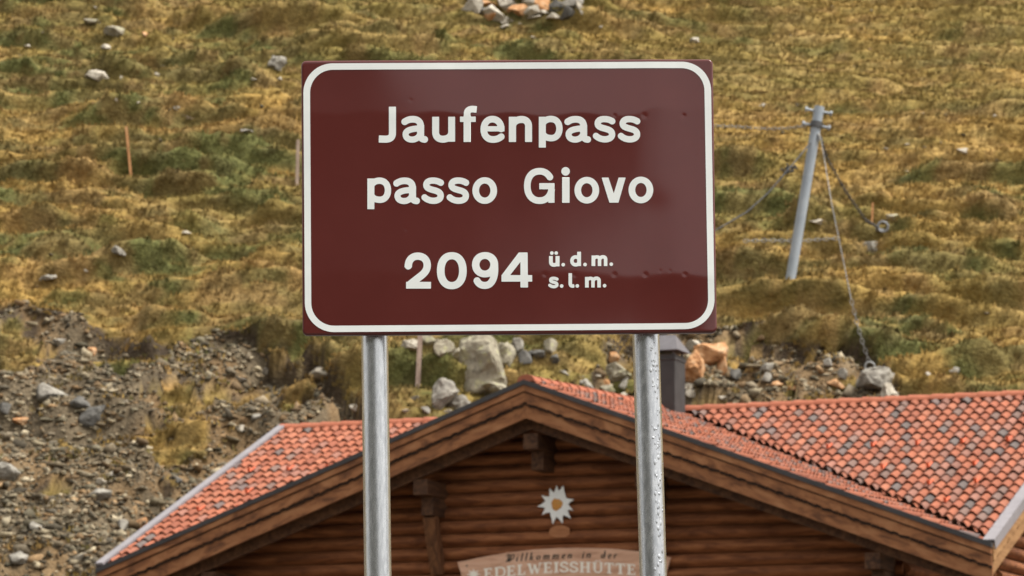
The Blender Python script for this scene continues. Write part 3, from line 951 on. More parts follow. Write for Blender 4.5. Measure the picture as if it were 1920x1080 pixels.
def g_m(ox, oy):
    o = lambda *p: [(a + ox, b + oy) for a, b in p]
    q = lambda *c: path(*[(x[0] + ox, x[1] + oy) if len(x) == 2 else tuple(o(*x)) for x in c])
    return [('r', (1133 + ox, 1222 + ox, 178 + oy, 430 + oy)), ('s', q((1323, 430), (1323, 270), ((1323, 232), (1300, 213), (1262, 213)), ((1225, 213), (1190, 230), (1178, 275))), 82), ('s', q((1468, 430), (1468, 270), ((1468, 230), (1442, 211), (1404, 211)), ((1365, 211), (1335, 235), (1323, 285))), 84)]
g_l = [('s', path((626, 600), (626, 850), ((628, 890), (650, 906), (685, 905)), (718, 903)), 84)]
def shift(items, dx, dy, sx=1.0, sy=1.0, w=None):
    out = []
    t = lambda p: (p[0] * sx + dx, p[1] * sy + dy)
    for it in items:
        if it[0] == 's': out.append(('s', [t(p) for p in it[1]], w or it[2]))
        elif it[0] in ('p', '-p'): out.append((it[0], [t(p) for p in it[1]]))
        elif it[0] in ('r', 'clip'):
            a, b = t((it[1][0], it[1][2])), t((it[1][1], it[1][3]))
            out.append((it[0], (a[0], b[0], a[1], b[1])))
        else:
            a = t(it[1][:2])
            out.append((it[0], (a[0], a[1], it[1][2] * sx, it[1][3] * sy) + tuple(it[1][4:])))
    return out
Z6 = 1779 / 140.0
LINES = {
    "first line": [(g_J, 700, 190, Z1), (g_a, 700, 190, Z1), (g_u, 700, 190, Z1), (g_f, 700, 190, Z1), (g_e, 700, 190, Z1), (g_n, 950, 190, Z1), (g_p, 950, 190, Z1), (shift(g_a, 410, 0), 950, 190, Z1), (g_s, 950, 190, Z1), (shift(g_s, 346, 0), 950, 190, Z1)],
    "second line": [(shift(g_p, -380, 38), 680, 300, Z1), (shift(g_a, 35, 36), 680, 300, Z1), (shift(g_s, -379, 36), 680, 300, Z1), (shift(g_s, -30, 36), 680, 300, Z1), (g_o(1690, 423), 680, 300, Z1)],
    "second word": [(g_G, 970, 300, Z1), (g_i, 970, 300, Z1), (g_o(962, 418), 970, 300, Z1), (g_v, 970, 300, Z1), (g_o(1711, 414), 970, 300, Z1)],
    "height": [(g_2, 750, 460, Z1), (g_0, 750, 460, Z1), (g_9, 750, 460, Z1), (g_4, 750, 460, Z1)],
    "unit": [(g_ue, 1020, 465, Z6), ([dot(458, 397)], 1020, 465, Z6), (g_d, 1020, 465, Z6), ([dot(978, 393)], 1020, 465, Z6), (g_m(0, 0), 1020, 465, Z6), ([dot(1603, 386)], 1020, 465, Z6),
             ],
    "unit two": [(shift(g_s, 110 - 1198 * .758, 690 - 206 * .718, .758, .718, 76), 1020, 465, Z6), ([dot(420, 905)], 1020, 465, Z6), (g_l, 1020, 465, Z6), ([dot(793, 903)], 1020, 465, Z6), (g_m(-156, 511), 1020, 465, Z6), ([dot(1443, 898)], 1020, 465, Z6)],
}
def bounds(items):
    xs_, ys_ = [], []
    for it in items:
        if it[0] == 's':
            xs_ += [p[0] + s * it[2] * .55 for p in it[1] for s in (-1, 1)]; ys_ += [p[1] + s * it[2] * .55 for p in it[1] for s in (-1, 1)]
        elif it[0] == 'p': xs_ += [p[0] for p in it[1]]; ys_ += [p[1] for p in it[1]]
        elif it[0] == 'r': xs_ += it[1][:2]; ys_ += it[1][2:]
        elif it[0] == 'e': xs_ += [it[1][0] - it[1][2], it[1][0] + it[1][2]]; ys_ += [it[1][1] - it[1][3], it[1][1] + it[1][3]]
    return min(xs_) - 8, max(xs_) + 8, min(ys_) - 8, max(ys_) + 8
FILM = 0.0006
for ln, glyphs in LINES.items():
    mb_ = MB()
    for items, ox, oy, z in glyphs:
        v, f = contour_fill(items, bounds(items), 6.0)
        P3 = [S(ox + x / z, oy + y / z, FILM) for x, y in v]
        mb_.add(P3, [tuple(reversed(q)) for q in f])
    lo = obj("lettering", mb_.v, mb_.f, M_white, panel)
    lo.data.shade_smooth()
# border stripe
def rrect(inset, radius, n=14):
    """rounded rectangle measured in the photo, as pixel outline"""
    tl, tr, br, bl = inset
    pts = []
    for (cx, cy, a0) in ((tl[0] + radius, tl[1] + radius, 180), (tr[0] - radius, tr[1] + radius, 270), (br[0] - radius, br[1] - radius, 0), (bl[0] + radius, bl[1] - radius, 90)):
        for k in range(n + 1):
            a = math.radians(a0 + 90 * k / n)
            pts.append((cx + radius * math.cos(a), cy + radius * math.sin(a)))
    return pts
def dense(pts, step=6.0):
    out = []
    for a, b in zip(pts, pts[1:] + pts[:1]):
        L = math.hypot(b[0] - a[0], b[1] - a[1]); k = max(1, int(L / step))
        out += [(a[0] + (b[0] - a[0]) * i / k, a[1] + (b[1] - a[1]) * i / k) for i in range(k)]
    return out
outer = rrect(((569, 119.5), (1333.5, 115.5), (1339.5, 617.5), (571.5, 622.5)), 55)
inner = rrect(((581.5, 131.5), (1321, 127.5), (1327.5, 606), (583.5, 610.5)), 43)
vo, fo = [], []
for (ao, bo), (ai, bi) in zip(zip(outer, outer[1:] + outer[:1]), zip(inner, inner[1:] + inner[:1])):
    L = math.hypot(bo[0] - ao[0], bo[1] - ao[1]); k = max(1, int(L / 5))
    for i in range(k):
        t = i / k
        vo.append(S(ao[0] + (bo[0] - ao[0]) * t, ao[1] + (bo[1] - ao[1]) * t, FILM)); vo.append(S(ai[0] + (bi[0] - ai[0]) * t, ai[1] + (bi[1] - ai[1]) * t, FILM))
n = len(vo) // 2
for i in range(n):
    k = (i + 1) % n
    fo.append((2 * i, 2 * i + 1, 2 * k + 1, 2 * k))
bo_ = obj("border_stripe", vo, fo, M_white, panel)
# stiffening rails behind the sheet
for py in (213, 518):
    b = MB()
    p0, p1 = S(590, py, flat=True), S(1318, py, flat=True)
    b.box(p0.x, p1.x, 0.012 - 0.06, 0.026 - 0.06, p0.z - 0.02, p0.z + 0.02)
    b.build("rail", M_signback, panel)

# posts
M_galv = material("galvanised_steel", [(0.30, (0.40, 0.412, 0.425)), (0.5, (0.50, 0.513, 0.525)), (0.70, (0.60, 0.612, 0.62))], scale=(1, 1, 0.22), nscale=170.0, detail=6, rough=0.27, metal=0.92, bump=0.00005, bscale=300, rough_var=0.03)
M_galv2 = material("blistered_galvanised_steel", [(0.30, (0.38, 0.397, 0.415)), (0.5, (0.49, 0.503, 0.52)), (0.70, (0.62, 0.635, 0.645))], scale=(1, 1, 0.30), nscale=150.0, detail=6, rough=0.27, metal=0.92, bump=0.00010, bscale=240, rough_var=0.03)
PY_ = SIGN_Y + 0.06
for (xa, xb, mm) in ((702.7, 708.3, M_galv), (1211.5, 1224.5, M_galv2)):
    a, b = unproj(xa, 650, PY_), unproj(xb, 1070, PY_)
    d = (b - a) / (b.z - a.z)
    top = a + d * (unproj(xa, 135, PY_).z - a.z)
    bot = a + d * (-0.3 - a.z)
    r_ = 25.6 * PY_ / FPX
    k = 48
    pts = [bot.lerp(top, i / k) - SO for i in range(k + 1)]
    t_ = MB(); t_.tube(pts, r_, 48)
    if mm is M_galv2:                                   # drips of zinc left on the tube
        dr = t_
        rr = random.Random(3)
        for _ in range(120):
            z = rr.uniform(unproj(xa, 1090, PY_).z, unproj(xa, 632, PY_).z)
            q = a + d * (z - a.z) - SO
            an = math.radians(rr.gauss(-58, 13))
            nrm = Vector((math.cos(an), math.sin(an), 0))
            s = rr.uniform(.0012, .0038); l = s * rr.uniform(1.0, 2.6)
            tg = Vector((-nrm.y, nrm.x, 0))
            vs, fs = [], []
            for i in range(4):
                for j in range(8):
                    th, ph = i / 3 * math.pi / 2, j / 8 * 2 * math.pi
                    vs.append(q + nrm * (r_ - .0004 + math.sin(math.pi / 2 - th) * s * .27) + tg * (math.sin(th) * math.cos(ph) * s) + Vector((0, 0, math.sin(th) * math.sin(ph) * l)))
            for i in range(3):
                for j in range(8):
                    fs.append((i * 8 + j, i * 8 + (j + 1) % 8, (i + 1) * 8 + (j + 1) % 8, (i + 1) * 8 + j))
            dr.add(vs, fs)
    po = t_.build("post", mm, sign, smooth=True)
    for py in (213, 518):
        q = a + d * (unproj(xa, py, PY_).z - a.z) - SO
        c_ = MB(); c_.tube([q - Vector((0, 0, .018)), q + Vector((0, 0, .018))], r_ * 1.10, 32)
        c_.build("clamp", M_signback, po, smooth=True)
# ------------------------------------------------------------------ the hut
hut = empty("mountain_hut", HUT_O, -HUT_PHI)
hut.location.z = GROUND_Z
tag(hut, "wooden log mountain hut with orange tiled roof and carved bargeboards below the hillside", "hut")
HZ = HUT_O.z - GROUND_Z                                     # eave height above the ground
def wood(name, a, b, c, scale, ns=3.0, rough=0.75, bump=0.004, rot=0.0):
    return material(name, [(0.36, a), (0.5, b), (0.64, c)], scale=scale, nscale=ns, detail=8, rough=rough, bump=bump, spec=0.25, distortion=0.6, rot=rot)
M_log = wood("brown_log", (0.135, 0.047, 0.019), (0.225, 0.082, 0.032), (0.300, 0.118, 0.047), (0.8, 4, 4), 2.2)
M_bargeL, M_bargeR = [wood("bargeboard_wood", (0.125, 0.052, 0.024), (0.265, 0.110, 0.046), (0.345, 0.160, 0.072), (1.3, 4, 4.0), 1.5, rot=math.radians(a_)) for a_ in (20, -20)]
M_barge = wood("side_bargeboard_wood", (0.20, 0.10, 0.040), (0.275, 0.145, 0.060), (0.335, 0.185, 0.08), (4, 0.5, 4.0), 1.6)
M_shadow_line = wood("shadow_line_wood", (0.018, 0.010, 0.007), (0.03, 0.016, 0.010), (0.045, 0.024, 0.014), (1, 1, 1))  # near-black tone that paints the shade lines on the bargeboards
M_beam = wood("beam_wood", (0.035, 0.017, 0.010), (0.075, 0.034, 0.017), (0.115, 0.055, 0.027), (4, 0.8, 4))
M_brace = wood("brace_wood", (0.07, 0.030, 0.014), (0.13, 0.055, 0.024), (0.19, 0.085, 0.036), (4, 4, 0.6))
M_soffit = wood("soffit_wood", (0.050, 0.022, 0.011), (0.090, 0.040, 0.019), (0.13, 0.06, 0.028), (3, 0.6, 3))
M_metal = material("anthracite_metal", [(0.3, (0.028, 0.025, 0.025)), (0.7, (0.044, 0.040, 0.040))], nscale=4, rough=0.6, metal=0.0, spec=0.5)
M_cap = material("weathered_metal_cap", [(0.3, (0.085, 0.078, 0.082)), (0.7, (0.13, 0.12, 0.125))], nscale=7, rough=0.5, spec=0.4)
M_flash = material("grey_flashing", [(0.3, (0.18, 0.165, 0.172)), (0.7, (0.24, 0.222, 0.23))], nscale=3, rough=0.5, metal=0.0, spec=0.4)
M_tile = material("clay_tile", [(0.30, (0.80, 0.78, 0.76)), (0.5, (1.0, 1.0, 1.0)), (0.72, (1.15, 1.12, 1.1))], nscale=9.0, detail=6, rough=0.75, spec=0.25, attr="Col", bump=0.003, bscale=40)
M_hook = material("orange_metal", [(0.3, (0.50, 0.085, 0.030)), (0.7, (0.60, 0.12, 0.045))], nscale=6, rough=0.6)
M_ridge = material("ridge_clay", [(0.3, (0.26, 0.082, 0.045)), (0.7, (0.36, 0.122, 0.068))], nscale=5.0, detail=7, rough=0.8, spec=0.2)

def ztop(x):                                                # top edge of the gable in front
    return RISE * (1 - (x - AX) / (HW - AX)) if x >= AX else RISE * (1 - (AX - x) / (HW + AX))

# roof deck with boarded underside
TH = 0.16
deck = MB()
def slab(a, b, c, t=TH, drop=0.08):
    """triangular / quad roof slab below the given corner points"""
    up = Vector((0, 0, 1))
    top = [Vector(p) - up * drop for p in (a, b, c)]
    bot = [p - up * t for p in top]
    deck.add(top + bot, [(0, 1, 2), (5, 4, 3), (0, 3, 4, 1), (1, 4, 5, 2), (2, 5, 3, 0)])
A3, L3, R3 = Vector((AX, 0, HZ + RISE)), Vector((-HW, 0, HZ)), Vector((HW, 0, HZ))
M3 = Vector((AX, DEP, HZ + RISE_M)); ML3, MR3 = Vector((-HW, DEP, HZ + RISE_M)), Vector((HW, DEP, HZ + RISE_M))
BL3, BR3 = Vector((-HW, 14.2, HZ + 0.3)), Vector((HW, 14.2, HZ + 0.3))
slab(A3, R3, M3); slab(L3, A3, M3); slab(R3, MR3, M3); slab(L3, M3, ML3)
slab(ML3, MR3, BR3, drop=0.085); slab(ML3, BR3, BL3, drop=0.085)
roof = deck.build("roof", M_soffit, hut)

def tile_slope(origin, udir, vdir, nrm, u0, u1, v1, clips, seed, cols=(0.215, 0.375), shiftu=0.0, grey=0.68):
    """S-shaped clay tiles over a slope; u along the eave, v up the slope; clips = list of (point, normal) keeping the normal's side"""
    r = np.random.default_rng(seed)
    W_, L_ = cols
    bm = bmesh.new()
    lay = bm.verts.layers.float_color.new("Col")
    prof = []
    for k in range(11):
        t = k / 10
        if t < 0.76: h = 0.060 * math.sin(math.pi * t / 0.76) ** 0.8
        else: h = -0.012 * math.sin(math.pi * (t - 0.76) / 0.24)
        prof.append((t * W_ * 1.0, h))
    O, U, V, N = Vector(origin), Vector(udir).normalized(), Vector(vdir).normalized(), Vector(nrm).normalized()
    nrow, c0, c1 = int(v1 / L_) + 1, int(math.floor(u0 / W_)), int(math.ceil(u1 / W_))
    PALT = [((0.270, 0.085, 0.043), .54), ((0.238, 0.074, 0.039), .24), ((0.295, 0.104, 0.056), .14), ((0.24, 0.105, 0.072), .06), ((0.12, 0.085, 0.076), .03)]
    GREYS = np.array([(0.205, 0.092, 0.064), (0.150, 0.092, 0.073), (0.235, 0.086, 0.051), (0.105, 0.082, 0.073)])
    cs = np.array([p[0] for p in PALT]); pr = np.array([p[1] for p in PALT])
    for row in range(nrow):
        for c in range(c0, c1):
            A = O + U * (c * W_ + shiftu) + V * (row * L_)
            mid = A + U * W_ / 2 + V * L_ / 2
            if any((mid - Vector(p)).dot(Vector(n)) < -0.4 for p, n in clips): continue
            if c % 2 and r.random() < grey: col = GREYS[r.choice(4, p=(0.34, 0.26, 0.24, 0.16))] * (0.85 + 0.3 * r.random())
            else: col = cs[r.choice(len(cs), p=pr / pr.sum())] * (0.88 + 0.24 * r.random())
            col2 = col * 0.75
            j = r.normal(0, 0.005); A = A + U * r.normal(0, 0.004) + V * r.normal(0, 0.008)
            rows = []
            for (v, lift) in ((-0.05, 0.050), (-0.05, 0.072), (L_ * .5, 0.044), (L_, 0.020)):
                vs = []
                for k, (u, h) in enumerate(prof):
                    x = bm.verts.new(A + U * u + V * v + N * (lift + (h if True else 0) + j))
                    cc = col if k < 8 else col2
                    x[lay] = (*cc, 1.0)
                    vs.append(x)
                rows.append(vs)
            for a, b in zip(rows[:-1], rows[1:]):
                for k in range(len(prof) - 1):
                    bm.faces.new((a[k], a[k + 1], b[k + 1], b[k]))
    for p, n_ in clips:
        bmesh.ops.bisect_plane(bm, geom=list(bm.verts) + list(bm.edges) + list(bm.faces), plane_co=Vector(p), plane_no=-Vector(n_), clear_outer=True)
    me = bpy.data.meshes.new("roof_tiles")
    bm.to_mesh(me)
    bm.free()
    o = link_mesh("roof_tiles", me, M_tile, roof, smooth=True)
    me.set_sharp_from_angle(angle=math.radians(50))
    return o
# main slope, right and left of the front gable
vm = Vector((0, DEP, RISE_M)); vml = vm.length
nm = Vector((1, 0, 0)).cross(vm)
valR = Vector((M3.x - R3.x, M3.y - R3.y, 0)); nvR = Vector((valR.y, -valR.x, 0)).normalized()
if (MR3 - R3).dot(nvR) < 0: nvR = -nvR
valL = Vector((M3.x - L3.x, M3.y - L3.y, 0)); nvL = Vector((valL.y, -valL.x, 0)).normalized()
if (ML3 - L3).dot(nvL) < 0: nvL = -nvL
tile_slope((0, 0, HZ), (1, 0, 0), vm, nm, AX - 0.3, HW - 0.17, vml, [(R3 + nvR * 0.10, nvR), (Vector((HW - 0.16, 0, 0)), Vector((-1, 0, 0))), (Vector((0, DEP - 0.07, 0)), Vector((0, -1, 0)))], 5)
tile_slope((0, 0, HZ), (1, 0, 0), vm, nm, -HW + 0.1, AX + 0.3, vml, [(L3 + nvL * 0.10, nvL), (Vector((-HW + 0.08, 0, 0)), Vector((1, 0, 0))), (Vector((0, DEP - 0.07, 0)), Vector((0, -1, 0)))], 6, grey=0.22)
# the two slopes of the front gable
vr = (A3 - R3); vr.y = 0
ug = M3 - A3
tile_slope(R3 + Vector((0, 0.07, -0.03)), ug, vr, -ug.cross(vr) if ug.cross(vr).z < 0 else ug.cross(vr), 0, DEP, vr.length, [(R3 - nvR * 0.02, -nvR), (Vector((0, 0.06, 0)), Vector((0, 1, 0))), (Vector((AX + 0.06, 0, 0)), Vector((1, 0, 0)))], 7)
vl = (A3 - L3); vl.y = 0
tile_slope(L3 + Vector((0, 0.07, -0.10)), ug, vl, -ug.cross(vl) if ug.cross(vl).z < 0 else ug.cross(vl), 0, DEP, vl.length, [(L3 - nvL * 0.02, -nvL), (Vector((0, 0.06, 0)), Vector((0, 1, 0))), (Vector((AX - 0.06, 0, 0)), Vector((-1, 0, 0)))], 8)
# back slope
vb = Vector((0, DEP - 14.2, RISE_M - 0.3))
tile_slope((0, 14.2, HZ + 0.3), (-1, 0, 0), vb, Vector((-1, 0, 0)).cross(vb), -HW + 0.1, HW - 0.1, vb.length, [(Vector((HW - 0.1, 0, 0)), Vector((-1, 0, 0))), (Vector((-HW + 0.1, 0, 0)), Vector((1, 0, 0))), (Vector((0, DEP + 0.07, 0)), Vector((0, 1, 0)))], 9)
# ridge tiles
def ridge(a, b, n):
    mb_ = MB()
    a, b = Vector(a), Vector(b)
    d = (b - a) / n
    e = d.normalized()
    sd_ = e.cross(Vector((0, 0, 1))).normalized()
    for k in range(n):
        p, q = a + d * k - e * 0.03, a + d * (k + 1) + e * 0.02
        vs = []
        for (pt, r_) in ((p, 0.180), (p + e * 0.06, 0.180), (q, 0.148)):
            for i in range(9):
                an = math.pi * i / 8
                vs.append(pt + sd_ * math.cos(an) * r_ + Vector((0, 0, 1)) * (math.sin(an) * r_ * 0.75 - 0.01))
        fs = [(r * 9 + i, r * 9 + i + 1, (r + 1) * 9 + i + 1, (r + 1) * 9 + i) for r in range(2) for i in range(8)]
        fs += [tuple(range(9)), tuple(18 + i for i in reversed(range(9)))]
        mb_.add(vs, fs)
    return mb_.build("ridge_tiles", M_ridge, roof, smooth=True)
ridge(ML3 + Vector((0, 0, 0.03)), MR3 + Vector((0, 0, 0.03)), 37)
ridge(A3 + Vector((0, 0.02, 0.02)), M3 + Vector((0, -0.1, 0.02)), 17)
# snow hooks on the right-hand and left-hand main slopes
def slope_pt(x, s): return Vector((x, 0, HZ)) + vm.normalized() * s
hk = [(x, s_) for k, s_ in enumerate((1.05, 2.08, 3.12, 4.15, 5.53)) for x in [0.095 + AX - 0.3 + 0.3 * i + (k % 2) * 0.6 for i in range(-30, 31, 3)]]
for (x, s) in hk:
    p = slope_pt(x, s)
    if abs(x) > HW - 0.5: continue
    nn = nvR if x > 0 else nvL
    ref = R3 if x > 0 else L3
    if (Vector((p.x, p.y, 0)) - Vector((ref.x, ref.y, 0))).dot(nn) < 0.35: continue
    h_ = MB()
    un, vn = nm.normalized(), vm.normalized()
    q = p + un * 0.15
    h_.beam(q - vn * 0.14, q + vn * 0.16, 0.05, 0.012, un)
    h_.beam(q - vn * 0.13, q - vn * 0.13 + un * 0.09, 0.05, 0.012, vn)
    h_.build("snow_hook", M_hook, roof)
# verge flashings on the gable ends of the main roof
for sx, nm_ in ((-1, L3), (1, R3)):
    f_ = MB()
    x0, x1 = (HW - 0.17, HW + 0.05) if sx > 0 else (-HW - 0.07, -HW + 0.10)
    n_ = nm.normalized()
    lo_, hi = (0.055, 0.085) if sx > 0 else (0.10, 0.15)
    p0, p1 = slope_pt(0, 0.02), slope_pt(0, vml)
    pts = []
    for hh in (lo_, hi):
        for (x, p) in ((x0, p0), (x1, p0), (x1, p1), (x0, p1)):
            pts.append(Vector((x, p.y, p.z)) + n_ * hh)
    f_.hexa(pts)
    # downstand on the outer side
    xo = (x1 - 0.012, x1) if sx > 0 else (x0, x0 + 0.012)
    pts = []
    for hh in (-0.10, lo_ - 0.003):
        for (x, p) in ((xo[0], p0), (xo[1], p0), (xo[1], p1), (xo[0], p1)):
            pts.append(Vector((x, p.y, p.z)) + n_ * hh)
    f_.hexa(pts)
    f_.build("verge_flashing", M_flash, roof)

# carved bargeboards of the front gable
def scallop(s):
    p = (s / 0.72) % 1.0
    o = 0.020 * math.cos(2 * math.pi * p)
    if 0.36 < p < 0.64: o += 0.050 * abs(math.sin((p - 0.36) / 0.28 * math.pi * 4)) - 0.018
    if 0.92 < p or p < 0.08: o -= 0.026
    return o
def gable_board(side, d0, d1, y0, y1, wave=False, x_end=None):
    xe = HW if x_end is None else x_end
    n_ = 420 if wave else 2
    top, bot = [], []
    for i in range(n_ + 1):
        t = i / n_
        x = AX + (side * xe - AX) * t
        z = HZ + ztop(x)
        w = scallop(abs(x - AX)) if wave else 0.0
        top.append((x, z - d0)); bot.append((x, z - d1 - w))
    b_ = MB(); b_.strip(top, bot, y0, y1)
    return b_
for side in (-1, 1):
    bm_ = M_bargeL if side < 0 else M_bargeR
    main = gable_board(side, 0.20, 0.68, 0.0, 0.045).build("bargeboard", bm_, hut)
    gable_board(side, 0.205, 0.385, -0.060, -0.004, True).build("scalloped_board", bm_, main)
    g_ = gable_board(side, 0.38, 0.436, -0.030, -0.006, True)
    g_.build("painted_shadow_edge", M_shadow_line, main)  # dark strip standing in for the shadow below the scalloped edge
    gable_board(side, 0.180, 0.206, -0.050, -0.003).build("batten_shadow_strip", M_shadow_line, main)  # thin dark strip painted in as the shade line under the batten
    gable_board(side, 0.062, 0.178, -0.090, -0.002).build("batten", bm_, main)
    gable_board(side, -0.035, 0.058, -0.115, 0.05, x_end=HW + 0.02).build("drip_edge", M_metal, main)
    gable_board(side, 0.62, 0.86, 0.26, 0.36).build("rafter", M_soffit, main)
# bargeboard of the right-hand gable end (main roof) and of the left one
for sx in (-1, 1):
    xo = sx * HW
    def side_board(d0, d1, a, b, wave=False):
        n_ = 360 if wave else 2
        vs, fs = [], []
        m_ = MB()
        top, bot = [], []
        for i in range(n_ + 1):
            s = 0.0 + (vml) * i / n_
            p = slope_pt(0, s)
            w = scallop(s) if wave else 0
            top.append((p.y, p.z - d0)); bot.append((p.y, p.z - d1 - w))
        m_.strip(top, bot, a, b)
        m_.v = [(sx * HW + sx * y, x, z) for (x, y, z) in m_.v]
        return m_
    main = side_board(0.0, 0.56, -0.05, -0.006).build("bargeboard", M_barge, hut)
    side_board(-0.01, 0.30, -0.002, 0.028, True).build("scalloped_board", M_barge, main)

# walls of half-round logs
OVER = 1.2
LOGH = 0.255
def log_wall(x_of_z, y, z0, z1, axis='x', name="log_wall", flip=1):
    m_ = MB()
    z = z0
    while z < z1 - 0.02:
        xa, xb = x_of_z(z + LOGH)
        if xb - xa > 0.2:
            prof = []
            for k in range(9):
                t = k / 8
                prof.append((-0.125 * math.sin(math.pi * min(max(t, 0.03), 0.97)) ** 0.75, z + LOGH * t * 0.90))
            prof.append((0.02, z + LOGH * 0.905)); prof.append((0.02, z + LOGH))
            n_ = max(2, int((xb - xa) / 1.5))
            vs, fs = [], []
            for i in range(n_ + 1):
                x = xa + (xb - xa) * i / n_
                for (dy, zz) in prof:
                    vs.append((x, y + dy * flip, zz) if axis == 'x' else (y - dy * flip, x, zz))
            P = len(prof)
            for i in range(n_):
                for k in range(P - 1):
                    fs.append((i * P + k, (i + 1) * P + k, (i + 1) * P + k + 1, i * P + k + 1))
            fs += [tuple(range(P)), tuple(n_ * P + k for k in reversed(range(P)))]
            m_.add(vs, fs)
        z += LOGH
    return m_.build(name, M_log, hut, smooth=True)
WX = 7.0                                                    # half width of the projecting front gable room
def gable_x(z):
    lim = HZ + RISE - 0.30 - z
    if lim <= 0: return (0, 0)
    return max(-WX, AX - lim / RISE * (HW + AX)), min(WX, AX + lim / RISE * (HW - AX))
log_wall(gable_x, OVER, 0.0, HZ + RISE - 0.3)
log_wall(lambda z: (OVER + 0.02, 3.4), WX, 0.0, HZ + 0.25, axis='y', flip=1)
log_wall(lambda z: (OVER + 0.02, 3.4), -WX, 0.0, HZ + 0.25, axis='y', flip=-1)
SX = 8.1
log_wall(lambda z: (-SX, -WX - 0.01), 3.4, 0.0, HZ + 0.7)
log_wall(lambda z: (WX + 0.01, SX), 3.4, 0.0, HZ + 0.7)
def side_y(z):
    up = z - HZ + 0.30
    if up < 0: return (3.4, 13.4)
    return (max(3.4, up / RISE_M * DEP), min(13.4, 14.2 - up / 3.3 * 6.37))
log_wall(side_y, SX, 0.0, HZ + RISE_M - 0.4, axis='y', flip=1)
log_wall(side_y, -SX, 0.0, HZ + RISE_M - 0.4, axis='y', flip=-1)
log_wall(lambda z: (-SX, SX), 13.4, 0.0, HZ + 0.2, flip=-1)

# purlins with corbels and knee braces
for (x, brace) in ((AX, 0), (-2.22, 1), (2.30, 1), (-6.72, 1), (6.72, 1)):
    zt = HZ + ztop(x) - (0.94 if x == AX else 0.90)
    b_ = MB(); b_.box(x - 0.15, x + 0.15, 0.22, OVER + 0.5, zt - 0.30, zt)
    pu = b_.build("purlin", M_beam, hut, bevel=0.012)
    b_ = MB(); b_.box(x - 0.125, x + 0.125, 0.55, OVER + 0.4, zt - 0.66, zt - 0.303)
    b_.build("corbel", M_beam, pu, bevel=0.012)
    if brace:
        b_ = MB(); b_.beam((x, 0.70, zt - 0.665), (x, OVER - 0.10, zt - 1.72), 0.24, 0.22, (0, 1, 0))
        b_.build("brace", M_brace, pu, bevel=0.01)

# chimney
cc = M3 + Vector((0.06, -0.75, 0))
ch = MB(); ch.box(cc.x - 0.33, cc.x + 0.33, cc.y - 0.30, cc.y + 0.30, HZ + RISE_M - 1.0, HZ + RISE_M + 1.08)
ch.box(cc.x - 0.345, cc.x + 0.345, cc.y - 0.315, cc.y + 0.315, HZ + RISE_M + 0.96, HZ + RISE_M + 1.012)
chim = ch.build("chimney", M_metal, roof, bevel=0.008)
cp = MB()
zc = HZ + RISE_M + 1.16
e0, e1 = 0.42, 0.40
cp.add([(cc.x - e0, cc.y - e1, zc), (cc.x + e0, cc.y - e1, zc), (cc.x + e0, cc.y + e1, zc), (cc.x - e0, cc.y + e1, zc), (cc.x - e0 + .2, cc.y, zc + 0.36), (cc.x + e0 - .2, cc.y, zc + 0.36)],
       [(3, 2, 1, 0), (0, 1, 5, 4), (2, 3, 4, 5), (1, 2, 5), (3, 0, 4)])
for ax_ in (-0.28, 0.28):
    for ay_ in (-0.25, 0.25): cp.box(cc.x + ax_ - .02, cc.x + ax_ + .02, cc.y + ay_ - .02, cc.y + ay_ + .02, zc - 0.10, zc - 0.002)
cp.build("chimney_cap", M_cap, chim)

# helper: point of a plane of the hut (local y = const) seen at a photo pixel, in hut coordinates
def hut_pix(px, py, yl):
    d = FWD + RIGHT * ((px - 960) / FPX) + UP * ((540 - py) / FPX)
    o = CAM - Vector((HUT_O.x, HUT_O.y, GROUND_Z))
    t = (yl - o.dot(EY)) / d.dot(EY)
    P = o + d * t
    return Vector((P.dot(EX), yl, P.z))
def hut_world(p): return Vector((HUT_O.x, HUT_O.y, GROUND_Z)) + EX * p.x + EY * p.y + Vector((0, 0, p.z))

# edelweiss ornament on the gable wall
M_petal = material("white_painted_wood", [(0.3, (0.78, 0.79, 0.77)), (0.7, (0.85, 0.86, 0.84))], nscale=7, rough=0.6)
M_heart = material("orange_flower_heart", [(0.35, (0.50, 0.20, 0.035)), (0.5, (0.62, 0.28, 0.06)), (0.65, (0.40, 0.26, 0.07))], nscale=22, rough=0.7)
yo = OVER - 0.145
c0 = hut_pix(1044.5, 946, yo)
flower = empty("edelweiss_ornament", hut_world(c0), -HUT_PHI)
tag(flower, "white edelweiss flower ornament with orange heart on the log gable wall", "ornament")
tips = [(1016, 929, .2), (1031, 916, .2), (1044, 911, 0), (1056, 911, -.35), (1076, 937, .15), (1074, 957, .4), (1070, 972, .1), (1055, 981, -.1), (1037, 982, -.3), (1017, 965, -.4), (1009, 950, -.3)]
pet = MB()
for k, (tx_, ty_, bend) in enumerate(tips):
    T = hut_pix(tx_, ty_, yo) - c0
    L = math.hypot(T.x, T.z); ax_, az_ = T.x / L, T.z / L
    nx_, nz_ = -az_, ax_
    hw = 0.120 if k == 3 else 0.090
    ptsL, ptsR = [], []
    for i in range(9):
        t = i / 8
        w = hw * (1.0 - t ** 1.7) * (0.75 + 0.5 * math.sin(math.pi * min(t * 1.2, 1))) + 0.004
        off = bend * 0.10 * t * (1 - t) * 2.2
        cx_, cz_ = ax_ * L * t + nx_ * off, az_ * L * t + nz_ * off
        ptsL.append((cx_ + nx_ * w, cz_ + nz_ * w)); ptsR.append((cx_ - nx_ * w, cz_ - nz_ * w))
    dz = 0.0008 * k
    pet.strip(ptsL, ptsR, -0.012 - dz, 0.012 + dz)
pet.build("petals", M_petal, flower)
hb = MB()
vs, fs = [], []
